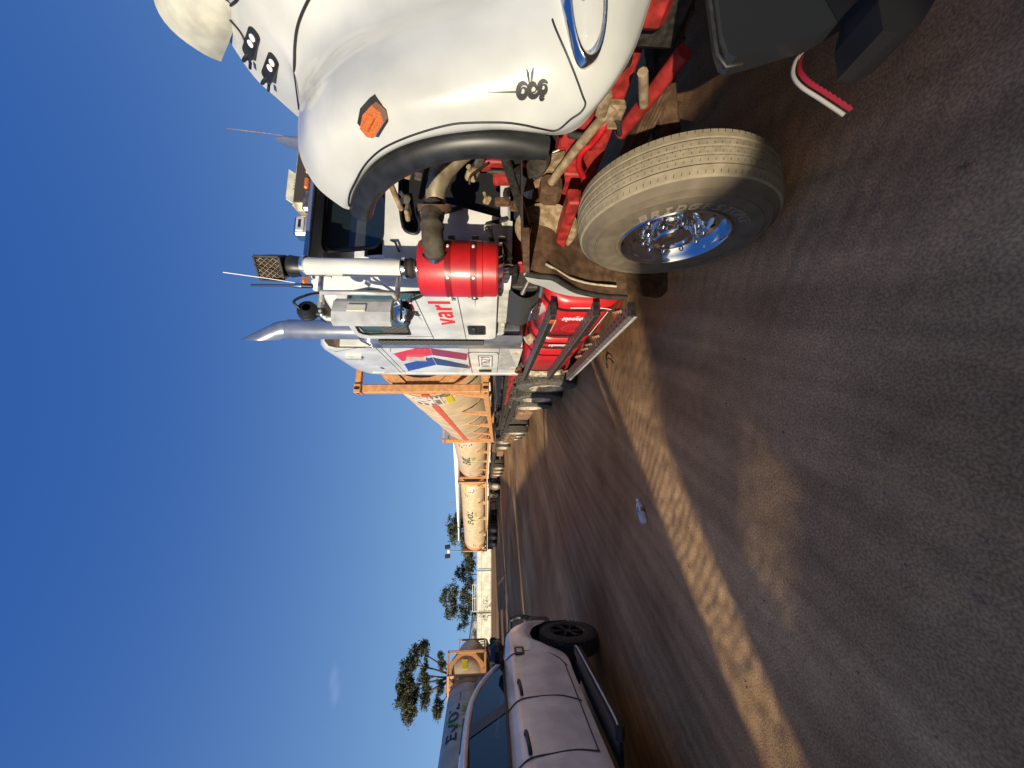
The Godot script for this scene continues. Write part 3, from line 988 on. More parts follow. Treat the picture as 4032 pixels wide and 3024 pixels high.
func make_cab(truck: Node3D):
	var cab = group_part("cab", truck)
	# shell: floor, roof, back wall, right hand side
	var mb = MB.new()
	mb.box(v(0, 1.37, -1.38), v(2.06, .07, 1.5), .02)
	mb.box(v(0, 2.1, -2.10), v(2.06, 1.5, .05), .01)
	mb.box(v(1.06, 1.85, -1.5), v(.05, .9, 1.2), .01)
	mb.box(v(1.05, 2.55, -2.0), v(.05, .6, .2), .01)
	# roof: crowned skin
	var rows = []
	for q in [[-1.075, 2.74], [-1.06, 2.83], [-1.0, 2.885], [-.8, 2.93], [0, 2.97], [.8, 2.93], [1.0, 2.885], [1.06, 2.83], [1.075, 2.74]]:
		var r = []
		for z in [-.92, -1.02, -1.4, -1.8, -2.12]:
			var f = clampf((z + .92) / -.5, 0, 1)
			r.append(v(q[0] * (0.90 + 0.10 * f), q[1] - .06 * (1 - f) * (1 - f), z))
		rows.append(r)
	mb.patch(dense(rows, 4))
	put(mb, "shell", M.cab_white, cab)
	# front: cowl panel round the engine opening, both sides
	mb = MB.new()
	var cowl = [p2(-1.03, 1.33), p2(-.66, 1.32), p2(-.53, 1.79), p2(-.53, 1.93), p2(-.575, 2.005), p2(-.74, 1.965), p2(-.775, 1.985), p2(-.775, 2.04), p2(-.73, 2.10), p2(-.5, 2.135), p2(0, 2.15), p2(0, 2.235), p2(-.82, 2.215), p2(-1.0, 2.20), p2(-1.03, 1.9)]
	mb.prism(cowl, front(-.66), .03)
	var cowl2 = []
	for p in cowl: cowl2.append(p2(-p.x, p.y))
	mb.prism(cowl2, front(-.66), .03)
	put(mb, "cowl_panel", M.cab_white, cab)
	mb = MB.new()
	mb.box(v(0, 1.72, -.80), v(1.96, .84, .06))
	put(mb, "firewall", M.dark, cab)
	mb = MB.new()
	mb.tube(crom([v(-.52, 2.125, -.625), v(-.72, 2.09, -.622), v(-.77, 2.045, -.622), v(-.77, 1.985, -.622), v(-.70, 1.975, -.622), v(-.58, 2.0, -.622)], 5), .011, 6)
	put(mb, "cowl_seal", M.black_trim, cab)
	for q in [[-.575, 1.765, 1.1], [-.655, 1.435, .95]]:
		mb = MB.new()
		mb.box(v(q[0] - .02, q[1], -.618), v(.035, .185 * q[2] * .95, .02), .008, Basis(v(0, 0, 1), .34))
		put(mb, "rubber_pad", M.rubber, cab)
	# pillars between cowl, windscreen and doors
	mb = MB.new()
	for sd in [-1.0, 1.0]:
		rows = []
		for q in [[1.33, 1.03, -.64, 1.08, -.86], [1.9, 1.01, -.64, 1.08, -.88], [2.22, .90, -.70, 1.08, -.92], [2.5, .86, -.83, 1.06, -.98], [2.80, .83, -.95, 1.04, -1.02], [2.86, .82, -.97, 1.02, -1.04]]:
			rows.append([v(q[1] * sd, q[0], q[2]), v((q[1] * .45 + q[3] * .55 + .02) * sd, q[0], q[2] * .62 + q[4] * .38), v(q[3] * sd, q[0], q[4])])
		mb.patch(dense(rows, 4), 0, sd > 0)
	mb.patch([[v(-.9, 2.215, -.69), v(.9, 2.215, -.69)], [v(-.9, 2.25, -.72), v(.9, 2.25, -.72)]])
	mb.patch([[v(-.84, 2.755, -.925), v(.84, 2.755, -.925)], [v(-.84, 2.86, -.95), v(.84, 2.86, -.95)]])
	put(mb, "front_pillars", M.cab_white, cab)
	# windscreen, two panes in black rubber
	for sd in [-1.0, 1.0]:
		var ws = group_part("windscreen", cab)
		var to3 = func(x, y): return v(x, y, -.715 - (y - 2.22) * .40)
		var poly = [p2(-.03, 2.245), p2(-.70, 2.24), p2(-.78, 2.26), p2(-.815, 2.31), p2(-.762, 2.70), p2(-.735, 2.745), p2(-.69, 2.762), p2(-.03, 2.775)]
		mb = MB.new()
		var fan = []
		for p in poly: fan.append(to3.call(p.x * -sd, p.y))
		for k in range(1, fan.size() - 1): mb.tri(fan[0], fan[k], fan[k + 1])
		put(mb, "pane", M.glass, ws)
		mb = MB.new()
		mb.tube(fan, .017, 7, true)
		put(mb, "rubber_seal", M.black_trim, ws)
	# dark cab inside: dash, seats
	mb = MB.new()
	mb.box(v(0, 1.96, -.97), v(1.9, .28, .30), .06)
	for sx in [-.55, .55]:
		mb.box(v(sx, 1.75, -1.55), v(.5, .16, .5), .06)
		mb.box(v(sx, 2.1, -1.82), v(.48, .7, .14), .06, Basis(v(1, 0, 0), -.2))
		mb.box(v(sx, 2.52, -1.88), v(.28, .18, .1), .04)
	mb.box(v(0, 2.2, -2.06), v(1.9, 1.2, .03))
	put(mb, "interior", M.dark, cab)
	mb = MB.new()
	mb.tube([v(.5 - .2, 2.2, -1.15), v(.3, 2.05, -1.15), v(.55, 1.98, -1.12), v(.72, 2.1, -1.15), v(.68, 2.28, -1.2), v(.48, 2.32, -1.22)], .016, 6, true)
	put(mb, "steering_wheel", M.black_paint, cab)
	# stainless visor across the top of the windscreen
	mb = MB.new()
	rows = []
	for x in [-.97, -.93, -.5, 0, .5, .93, .97]:
		var e = 0.0 if absf(x) < .95 else .03
		rows.append([v(x, 2.86 - e, -.97), v(x, 2.85 - e, -.86), v(x, 2.815, -.76 - e), v(x, 2.765 + e, -.735 - e)])
	mb.patch(dense(rows, 4))
	put(mb, "sun_visor", M.blue_steel, cab)
	mb = MB.new()
	mb.tube([v(-.96, 2.768, -.735), v(0, 2.775, -.735), v(.96, 2.768, -.735)], .008, 6)
	put(mb, "visor_edge", M.steel, cab)
	for k in 5:
		mb = MB.new()
		mb.box(v(-.9 + k * .45, 2.945 + (.03 if k in [1, 2, 3] else 0.0), -1.08), v(.12, .05, .07), .02)
		put(mb, "marker_light", M.amber, cab)
	# driver side door
	var door = group_part("door", cab)
	mb = MB.new()
	var outline = [p2(-2.105, 1.50), p2(-2.085, 1.45), p2(-2.04, 1.425), p2(-.93, 1.425), p2(-.93, 1.965), p2(-1.0, 2.03), p2(-1.06, 2.10), p2(-1.14, 2.135), p2(-1.6, 2.23), p2(-1.70, 2.27), p2(-1.93, 2.285), p2(-1.945, 2.33), p2(-1.955, 2.70), p2(-1.92, 2.755), p2(-1.86, 2.775), p2(-1.7, 2.75), p2(-1.1, 2.61), p2(-.99, 2.57), p2(-.99, 2.66), p2(-1.1, 2.70), p2(-1.72, 2.82), p2(-1.95, 2.845), p2(-2.06, 2.835), p2(-2.105, 2.79)]
	mb.prism(outline, side(-1.045), .035)
	put(mb, "door_skin", M.cab_white, door)
	mb = MB.new()
	var win = [p2(-.93, 1.96), p2(-1.0, 2.03), p2(-1.06, 2.10), p2(-1.14, 2.135), p2(-1.6, 2.23), p2(-1.70, 2.27), p2(-1.93, 2.285), p2(-1.955, 2.70), p2(-1.92, 2.755), p2(-1.86, 2.775), p2(-1.7, 2.75), p2(-1.1, 2.61), p2(-.97, 2.555), p2(-.90, 2.40)]
	mb.prism(win, side(-1.06), .005)
	put(mb, "window", M.glass_green, door)
	mb = MB.new()
	mb.tube(on_side(win, -1.083), .012, 6, true)
	put(mb, "window_rubber", M.black_trim, door)
	# perforated shade film on the rear of the window
	mb = MB.new()
	mb.prism([p2(-1.74, 2.275), p2(-1.925, 2.285), p2(-1.945, 2.55), p2(-1.76, 2.55)], side(-1.0665), .003)
	put(mb, "shade_film", M.perforated, door)
	mb = MB.new()
	for q in [1.735, 2.075]: mb.box(v(-1.0805, q, -1.52), v(.003, .007, 1.15))
	mb.box(v(-1.0805, 2.2, -2.02), v(.003, .28, .006))
	put(mb, "swage_line", M.panel_gap, door)
	mb = MB.new()
	mb.tube(on_side([p2(-2.112, 2.8), p2(-2.112, 1.5), p2(-2.09, 1.445), p2(-2.04, 1.42), p2(-.93, 1.42)], -1.074), .006, 5)
	put(mb, "door_gap", M.panel_gap, door)
	var hd = group_part("door_handle", door)
	mb = MB.new()
	mb.prism(rrect(-1.935, 1.525, -1.665, 1.70, .03), side(-1.079), .008)
	mb.box(v(-1.092, 1.64, -1.80), v(.02, .05, .17), .01)
	mb.cyl(v(-1.088, 1.57, -1.86), v(-1.1, 1.57, -1.86), .018, 12)
	put(mb, "handle_plate", M.black_trim, hd)
	# sign writing
	mb = MB.new()
	letters(mb, "varl", .165, func(x, y, z): return v(-1.0815 - z, 1.805 + y, -1.355 + x), 1.36, .003, 700)
	put(mb, "sign_writing", M.letter_red, door)
	mb = MB.new()
	letters(mb, "TR", .034, func(x, y, z): return v(-1.0815 - z, 1.75 + y, -1.04 + x), 1.2, .003, 400)
	put(mb, "small_writing", M.ink, door)
	for q in [[p2(-1.42, 2.115), p2(-.9, -.12), .15], [p2(-1.05, 1.60), p2(-1.0, -.0), .16]]:
		mb = MB.new()
		var dx = q[1].normalized() * -1.0
		var dy = p2(-dx.y, dx.x)
		flourish(mb, func(x, y):
			var e = q[0] + dx * (x * q[2]) + dy * (y * q[2])
			return v(-1.0825, e.y, e.x))
		put(mb, "painted_flourish", M.ink, door)
	# door step panel below, bare alloy
	mb = MB.new()
	mb.prism([p2(-1.62, 1.33), p2(-.62, 1.34), p2(-.62, 1.41), p2(-1.6, 1.41)], side(-1.04), .03)
	mb.box(v(-1.0, 1.36, -1.85), v(.12, .05, .3), .01)
	put(mb, "sill_panel", M.white_dirty, cab)
	mb = MB.new()
	mb.box(v(-1.0, 1.31, -1.15), v(.12, .05, 1.0), .01)
	put(mb, "under_sill", M.dark, cab)
	# wiper and small bits
	mb = MB.new()
	mb.tube([v(-.80, 2.2, -.66), v(-.86, 2.13, -.60), v(-.93, 2.10, -.60)], .008, 6)
	mb.tube([v(-.62, 2.20, -.66), v(-.3, 2.34, -.73)], .008, 6)
	put(mb, "wiper", M.black_trim, cab)

	# light bar and things on the roof
	var lb = group_part("roof_light_bar", truck)
	mb = MB.new()
	mb.box(v(.02, 3.0, -1.10), v(.68, .20, .16), .05)
	put(mb, "housing", M.cream_plastic, lb)
	mb = MB.new()
	mb.box(v(.02, 3.0, -1.015), v(.60, .13, .02), .008)
	put(mb, "grille", M.grille_dark, lb)
	for x in [-.12, .02, .16]:
		mb = MB.new()
		mb.box(v(x, 2.965, -.995), v(.10, .035, .03), .01)
		put(mb, "amber_beacon", M.amber, lb)
	var sb = group_part("roof_sign_plate", truck)
	mb = MB.new()
	mb.prism([p2(-.22, 3.09), p2(-.14, 3.205), p2(.13, 3.205), p2(.05, 3.09)], front(-1.16), .012)
	mb.tube([v(-.24, 3.07, -1.155), v(-.15, 3.20, -1.155)], .008, 6)
	put(mb, "plate", M.white_dirty, sb)
	mb = MB.new()
	for k in 4: mb.box(v(-.06 + k * .028, 3.135, -1.146), v(.012, .03, .002))
	put(mb, "faded_marks", M.tan_dirt, sb)
	var sk = group_part("roof_lamp", truck)
	mb = MB.new()
	mb.box(v(-.51, 2.965, -1.02), v(.17, .11, .12), .02)
	put(mb, "lamp_case", M.steel, sk)
	mb = MB.new()
	mb.box(v(-.51, 2.965, -.955), v(.12, .06, .012), .005)
	put(mb, "lamp_face", M.mirror_steel, sk)
	mb = MB.new()
	mb.box(v(-.51, 2.965, -.946), v(.07, .02, .006), .002)
	put(mb, "lamp_mark", M.ink, sk)
	mb = MB.new()
	mb.box(v(-.30, 2.93, -.98), v(.18, .07, .07), .02)
	put(mb, "horn_box", M.steel_dull, truck)
	# teardrop fin and whip aerials
	mb = MB.new()
	var fr = []
	for k in 13:
		var a = TAU * k / 12.0
		var r = []
		for q in [[.0, .10], [.25, .095], [.5, .075], [.75, .055], [.92, .03], [1.0, .002]]:
			r.append(v(.40 + q[0] * .09 + cos(a) * q[1] * .55 - .02, 3.0 + q[0] * .38, -1.2 + sin(a) * q[1]))
		fr.append(r)
	mb.patch(dense(fr, 3))
	put(mb, "roof_fin", M.blue_steel, truck)
	mb = MB.new()
	mb.tube([v(.46, 3.0, -1.2), v(.52, 3.4, -1.2), v(.56, 3.8, -1.2)], .004, 5)
	put(mb, "whip_aerial", M.tan_dirt, truck)

	# air cleaner
	var ac = group_part("air_cleaner", truck)
	var c = v(-1.11, 0, -.485)
	mb = MB.new()
	mb.lathe([p2(0.0000, 1.4312), p2(0.1627, 1.4312), p2(0.1736, 1.4420), p2(0.1736, 1.5234), p2(0.1779, 1.5288), p2(0.1779, 1.9086), p2(0.1693, 1.9248), p2(0.1085, 1.9357), p2(0.0000, 1.9357)], c, v(0, 1, 0), 48, 30)
	put(mb, "canister", M.red, ac)
	for y in [1.583, 1.740]:
		mb = MB.new()
		mb.lathe([p2(0.1736, y - .021), p2(0.1807, y - .019), p2(0.1807, y + .019), p2(0.1736, y + .021)], c, v(0, 1, 0), 48, 30)
		put(mb, "strap", M.red_deep, ac)
		mb = MB.new()
		for a in [-.35, .75, 1.9]: mb.cyl(c + v(-sin(a) * .179, y, cos(a) * .179), c + v(-sin(a) * .189, y, cos(a) * .189), .009, 10)
		put(mb, "screw", M.decal_white, ac)
	mb = MB.new()
	mb.lathe([p2(0.1302, 1.4333), p2(0.1714, 1.4279), p2(0.1714, 1.4041), p2(0.1411, 1.3932), p2(0.0651, 1.3910), p2(0.0651, 1.3607), p2(0.0380, 1.3552), p2(0.0325, 1.3281), p2(0.0000, 1.3227)], c, v(0, 1, 0), 40, 30)
	put(mb, "base_cap", M.chrome, ac)
	for y in [1.58, 1.74]:
		mb = MB.new()
		mb.box(v(-.93, y, -.575), v(.16, .05, .13), .006)
		put(mb, "mount_bracket", M.steel_dull, ac)
	# snorkel pipe and ram head
	mb = MB.new()
	mb.lathe([p2(0.0564, 1.9248), p2(0.0608, 1.9357), p2(0.0608, 1.9628), p2(0.0542, 1.9682), p2(0.0629, 1.9791), p2(0.0651, 1.9899), p2(0.0629, 2.0008), p2(0.0542, 2.0095), p2(0.0608, 2.0160), p2(0.0608, 2.0496), p2(0.0542, 2.0550)], c, v(0, 1, 0), 28, 30)
	put(mb, "rubber_joint", M.rubber, ac)
	mb = MB.new()
	for y in [1.941, 2.033, 2.657]:
		mb = MB.new()
		mb.lathe([p2(0.0597, y - .012), p2(0.0656, y - .010), p2(0.0656, y + .010), p2(0.0597, y + .012)], c, v(0, 1, 0), 28, 30)
		put(mb, "hose_clamp", M.chrome, ac)
	mb = MB.new()
	mb.lathe([p2(0.0542, 2.0225), p2(0.0570, 2.0279), p2(0.0570, 2.6789), p2(0.0542, 2.6843)], c, v(0, 1, 0), 32, 60)
	put(mb, "snorkel_pipe", M.cab_white, ac)
	var rh = group_part("ram_head", truck)
	mb = MB.new()
	var hn = v(-.62, .12, .78).normalized()
	var hx = v(0, 1, 0).cross(hn).normalized()
	var hy = hn.cross(hx)
	var hf = Basis(hx, hy, hn)
	mb.lathe([p2(0.0608, 2.6626), p2(0.0629, 2.6952), p2(0.0694, 2.7386), p2(0.0597, 2.7603)], c, v(0, 1, 0), 24, 60)
	var secs = []
	for q in [[-.005, 2.735, .056, .056], [-.03, 2.775, .06, .055], [-.02, 2.825, .066, .066], [.035, 2.835, .072, .080], [.07, 2.835, .074, .083]]:
		var row = []
		var cc2 = c + hn * q[0] + v(0, q[1], 0)
		for p in rrect(-q[2], -q[3], q[2], q[3], minf(q[2], q[3]) * (.9 if q[0] <= -.0 and q[1] < 2.75 else .3), 3):
			row.append(cc2 + hx * p.x + (hy if q[1] > 2.8 else hn.cross(hx).lerp(-hn, 0.9 if q[1] < 2.75 else 0.5).normalized()) * p.y)
		row.append(row[0])
		secs.append(row)
	mb.patch(secs)
	put(mb, "moulding", M.black_trim, rh)
	var fc = c + hn * .064 + v(0, 2.835, 0)
	mb = MB.new()
	mb.box(fc, v(.13, .15, .004), 0.0, hf)
	put(mb, "dark_throat", M.dark, rh)
	mb = MB.new()
	for k in range(-5, 6):
		for s in [-1.0, 1.0]:
			var q = []
			# clip the diagonal bar to the opening
			var x0 = k * .030
			var pts = []
			for t in 61:
				var yy = -.075 + .15 * t / 60.0
				var xx = x0 + s * yy * .75
				if absf(xx) < .066: pts.append(p2(xx, yy))
			if pts.size() > 2: mb.beam(fc + hf * v(pts[0].x, pts[0].y, .006), fc + hf * v(pts[-1].x, pts[-1].y, .006), .0035, .003, hn)
	put(mb, "mesh_guard", M.tan_dirt, rh)
	mb = MB.new()
	for e in [[-.07, -.08, .07, -.08], [-.07, .08, .07, .08], [-.07, -.08, -.07, .08], [.07, -.08, .07, .08]]:
		mb.beam(fc + hf * v(e[0], e[1], .008), fc + hf * v(e[2], e[3], .008), .011, .016, hn, .003)
	put(mb, "mesh_frame", M.black_trim, rh)

	# west coast mirror on its tube frame
	var mr = group_part("side_mirror", truck)
	mb = MB.new()
	mb.tube(crom([v(-.98, 2.66, -.78), v(-1.10, 2.625, -.65), v(-1.40, 2.525, -.45), v(-1.45, 2.50, -.46), v(-1.463, 2.45, -.475), v(-1.465, 2.15, -.475), v(-1.46, 2.09, -.46), v(-1.44, 2.055, -.42), v(-1.12, 2.10, -.62), v(-1.0, 2.11, -.80)], 4), .017, 9)
	mb.tube([v(-1.345, 2.53, -.475), v(-1.36, 2.46, -.31), v(-1.355, 2.06, -.32), v(-1.34, 2.06, -.45)], .015, 8)
	mb.tube([v(-1.02, 2.34, -.80), v(-1.25, 2.10, -.55)], .009, 8)
	put(mb, "mirror_frame", M.mirror_steel, mr)
	var mdir = v(.30, 0, 1.0).normalized()   # back of the mirror looks forward
	var mx = v(0, 1, 0).cross(mdir)
	var mbs = Basis(mx, v(0, 1, 0), mdir)
	mb = MB.new()
	var mprof = [p2(-.088, -.03), p2(.092, -.03), p2(.088, .010), p2(.045, .035), p2(-.03, .035), p2(-.082, .010)]
	mb.prism(mprof, Transform3D(Basis(mbs.x, mbs.z, v(0, -1, 0)), v(-1.44, 2.42, -.40)), .345)
	put(mb, "mirror_case", M.mirror_steel, mr)
	mb = MB.new()
	mb.box(v(-1.435, 2.275, -.358), v(.05, .11, .008), .003, mbs)
	put(mb, "mirror_plate", M.sign_white, mr)
	mb = MB.new()
	mb.lathe([p2(.072, -.01), p2(.078, 0), p2(.074, .010), p2(.05, .022), p2(0, .03)], v(-1.44, 2.015, -.40), v(-.15, .1, 1), 32, 50)
	put(mb, "spot_mirror", M.chrome, mr)
	mb = MB.new()
	mb.tube([v(-1.44, 2.07, -.40), v(-1.44, 2.0, -.365)], .008, 6)
	mb.tube([v(-1.375, 2.015, -.365), v(-1.505, 2.015, -.37)], .005, 6)
	mb.box(v(-1.44, 2.09, -.42), v(.03, .03, .03), .006)
	mb.box(v(-1.43, 2.515, -.45), v(.05, .06, .05), .008)
	put(mb, "clamp", M.black_trim, mr)
	# work lamp on top of the frame
	var wl = group_part("work_lamp", truck)
	mb = MB.new()
	mb.lathe([p2(.025, -.04), p2(.055, -.03), p2(.062, -.01), p2(.058, .0), p2(.062, .008), p2(.060, .02), p2(.05, .03), p2(0, .03)], v(-1.42, 2.60, -.46), v(-.25, .1, -1), 28, 30)
	mb.cyl(v(-1.42, 2.55, -.46), v(-1.42, 2.50, -.455), .014, 8)
	mb.cyl(v(-1.44, 2.53, -.50), v(-1.455, 2.50, -.52), .02, 8)
	put(mb, "lamp_body", M.black_trim, wl)
	mb = MB.new()
	mb.tube(crom([v(-1.42, 2.63, -.42), v(-1.38, 2.66, -.40), v(-1.32, 2.60, -.44), v(-1.28, 2.56, -.50)], 4), .008, 6)
	put(mb, "lamp_cable", M.black_trim, wl)
	# stubby sprung aerial and a thin whip on the mirror arm
	var ar = group_part("mirror_aerial", truck)
	mb = MB.new()
	mb.cyl(v(-1.28, 2.56, -.40), v(-1.28, 2.63, -.40), .014, 10)
	mb.cyl(v(-1.28, 2.65, -.40), v(-1.28, 2.92, -.40), .007, 8)
	put(mb, "rubber_whip", M.black_paint, ar)
	mb = MB.new()
	mb.lathe([p2(.016, 2.62), p2(.016, 2.65), p2(.010, 2.68), p2(0, 2.68)], v(-1.28, 0, -.40), v(0, 1, 0), 12)
	put(mb, "spring_base", M.steel, ar)
	mb = MB.new()
	mb.tube([v(-1.26, 2.62, -.42), v(-1.255, 2.8, -.36), v(-1.25, 3.02, -.30)], .003, 5)
	put(mb, "thin_whip", M.decal_white, ar)

	# exhaust stack behind the door
	var ex = group_part("exhaust_stack", truck)
	var sx = v(-.925, 0, -2.28)
	mb = MB.new()
	mb.lathe([p2(.09, 1.15), p2(.10, 1.16), p2(.10, 2.6), p2(.107, 2.6), p2(.107, 3.66), p2(.100, 3.68), p2(.094, 3.68)], sx, v(0, 1, 0), 40, 30)
	put(mb, "stack_tube", M.blue_steel, ex)
	var tip = []
	var bend = v(-.92, 0, -.40).normalized()
	for i in 15:
		var t = minf(1.0, i / 11.0) * .45
		var cen = sx + v(0, 3.66 + .36 * sin(t), 0) + bend * .36 * (1.0 - cos(t))
		var nn = v(0, 1, 0) * cos(t) + bend * sin(t)
		var fx = v(0, 1, 0).cross(bend)
		var fy = nn.cross(fx)
		if fy.dot(bend) > 0: fy = -fy
		var row = []
		for k in 33:
			var a = TAU * k / 32.0
			var p = cen + (fx * cos(a) + fy * sin(a)) * (.094 + .004 * sin(i * .3))
			# slash cut: the outside of the bend runs on to a point
			if i > 11: p += nn * (.36 * (0.5 + 0.5 * sin(a))) * (i - 11) / 3.0
			row.append(p)
		tip.append(row)
	mb = MB.new()
	mb.patch(tip)
	put(mb, "curved_tip", M.blue_steel, ex)
	mb = MB.new()
	for k in range(1, 31): mb.tri(tip[14][0].lerp(tip[13][0], .04), tip[14][k].lerp(tip[13][k], .04), tip[14][k + 1].lerp(tip[13][k + 1], .04))
	put(mb, "sooty_bore", M.dark, ex)  # dark sheet filling the pipe mouth
	# stainless heat shield with a perforated strip
	var hs = group_part("heat_shield", truck)
	mb = MB.new()
	var sh = []
	for q in [[-2.12, -1.03], [-2.20, -1.075], [-2.30, -1.085], [-2.45, -1.08]]:
		sh.append([v(q[1], 1.13, q[0]), v(q[1], 2.72, q[0]), v(q[1], 2.86 if q[0] > -2.3 else 2.70, q[0])])
	mb.patch(dense(sh, 3))
	put(mb, "shield_panel", M.blue_steel, hs)
	mb = MB.new()
	mb.prism([p2(-2.135, 1.55), p2(-2.285, 1.55), p2(-2.30, 2.68), p2(-2.15, 2.68)], side(-1.087), .004)
	put(mb, "perforated_strip", M.perforated, hs)

func make_sleeper(truck: Node3D):
	var sl = group_part("sleeper", truck)
	var mb = MB.new()
	# rounded box body: cross section swept from front to rear
	var rows = []
	for z in [-2.46, -2.50, -2.6, -3.2, -3.55, -3.72, -3.82, -3.86]:
		var f = 0.0
		if z > -2.6: f = (z + 2.6) / .14
		if z < -3.55: f = pow((-3.55 - z) / .31, 2.0) * .9
		var top = 3.47 - f * .10
		var row = []
		for q in [[-1.08, 1.10], [-1.08, 2.0], [-1.08, 2.75], [-1.08, top - .15], [-1.06, top - .06], [-1.0, top - .01], [-.75, top + .02], [0, top + .05], [.75, top + .02], [1.0, top - .01], [1.06, top - .06], [1.08, top - .15], [1.08, 2.75], [1.08, 2.0], [1.08, 1.10]]:
			row.append(v(q[0], q[1], z))
		rows.append(row)
	mb.patch(rows)
	mb.box(v(0, 2.15, -3.84), v(2.12, 2.1, .03), .01)
	mb.box(v(0, 2.15, -2.49), v(2.12, 2.1, .03), .01)
	mb.box(v(0, 1.12, -3.17), v(2.1, .04, 1.38), .01)
	put(mb, "body_shell", M.cab_white, sl)
	mb = MB.new()
	mb.prism([p2(-3.905, 1.06), p2(-3.82, 1.06), p2(-3.80, 2.3), p2(-3.76, 3.20), p2(-3.83, 3.18), p2(-3.90, 2.4)], side(-1.065), .025)
	put(mb, "rear_extender", M.cab_white, sl)
	var s = side(-1.081)
	for a in [["arrow_red", [p2(-2.70, 2.64), p2(-2.46, 2.34), p2(-2.46, 2.17), p2(-2.75, 2.19), p2(-3.07, 2.62)]],
			["arrow_wine", [p2(-2.46, 2.165), p2(-2.69, 1.755), p2(-3.0, 1.785), p2(-2.75, 2.185)]],
			["arrow_blue", [p2(-3.23, 2.63), p2(-2.87, 2.21), p2(-3.26, 2.21), p2(-3.65, 2.66)]],
			["arrow_navy", [p2(-2.87, 2.20), p2(-3.28, 1.78), p2(-3.49, 1.765), p2(-3.26, 2.20)]],
			["arrow_wine", [p2(-2.62, 1.75), p2(-3.42, 1.77), p2(-3.40, 1.735), p2(-2.64, 1.71)]]]:
		mb = MB.new()
		mb.prism(a[1], s, .003)
		put(mb, "painted_arrow", M[a[0]], sl)
	mb = MB.new()
	for q in [[-2.46, 2.78, -3.84, 2.79], [-2.46, 2.72, -3.78, 2.73], [-2.62, 3.3, -2.47, 3.0], [-2.47, 2.62, -2.62, 2.66], [-3.72, 2.72, -3.78, 3.1], [-2.46, 1.73, -3.86, 1.75], [-2.46, 1.37, -3.86, 1.38]]:
		mb.beam(v(-1.0815, q[1], q[0]), v(-1.0815, q[3], q[2]), .006, .003, v(0, 1, 0))
	put(mb, "panel_seam", M.panel_gap, sl)
	mb = MB.new()
	for k in 16: mb.cyl(v(-1.08, 2.95 - k * .115, -3.52), v(-1.085, 2.95 - k * .115, -3.52), .007, 6)
	for k in 6: mb.cyl(v(-1.08, 2.52 - k * .07, -2.52), v(-1.085, 2.52 - k * .07, -2.52), .008, 6)
	put(mb, "rivets", M.mirror_steel, sl).set_meta("kind", "stuff")
	for q in [[-2.85, 3.06, 3.27], [-2.89, 2.28, 2.54]]:
		mb = MB.new()
		mb.prism([p2(q[0] - .045, q[1]), p2(q[0] + .035, q[1] + .0), p2(q[0] + .045, q[2] - .02), p2(q[0] - .02, q[2])], side(-1.08), .035)
		put(mb, "marker_strip", M.mirror_steel, sl)
	# locker hatch with number plate
	var ht = group_part("locker_hatch", sl)
	mb = MB.new()
	mb.prism(rrect(-3.74, 1.38, -2.62, 1.735, .05), side(-1.081), .014)
	put(mb, "hatch_door", M.cab_white, ht)
	mb = MB.new()
	mb.tube(on_side(rrect(-3.745, 1.376, -2.615, 1.74, .05), -1.083), .006, 5, true)
	put(mb, "hatch_seal", M.panel_gap, ht)
	mb = MB.new()
	mb.prism(rrect(-3.29, 1.45, -2.72, 1.63, .01), side(-1.096), .004)
	put(mb, "plate_border", M.ink, ht)
	mb = MB.new()
	mb.prism(rrect(-3.275, 1.461, -2.735, 1.619, .008), side(-1.1005), .002)
	put(mb, "plate_face", M.decal_white, ht)
	mb = MB.new()
	letters(mb, "VT621", .115, func(x, y, z): return v(-1.103 - z, 1.483 + y, -3.005 + x), 1.28, .002, 400)
	put(mb, "plate_writing", M.ink, ht)
	mb = MB.new()
	mb.prism(rrect(-3.62, 1.46, -3.48, 1.64, .03), side(-1.096), .006)
	mb.box(v(-1.106, 1.55, -3.55), v(.012, .10, .05), .006)
	put(mb, "hatch_handle", M.black_trim, ht)
	mb = MB.new()
	mb.prism([p2(-3.50, 1.10), p2(-2.47, 1.27), p2(-2.47, 1.36), p2(-3.50, 1.36)], side(-1.083), .004)
	put(mb, "stainless_skirt", M.mirror_steel, sl)
	mb = MB.new()
	flourish(mb, func(x, y): return v(-1.083, 2.98 + y * .13, -3.42 - x * .13))
	put(mb, "painted_flourish", M.steel_dull, sl)
	mb = MB.new()
	flourish(mb, func(x, y): return v(-1.094, 1.13 + y * .05, -3.83 - x * .03))
	put(mb, "painted_flourish", M.ink, sl)

func tank_section(x0: float, x1: float, y0: float, y1: float) -> Array:
	return rrect(x0, y0, x1, y1, .20, 6)

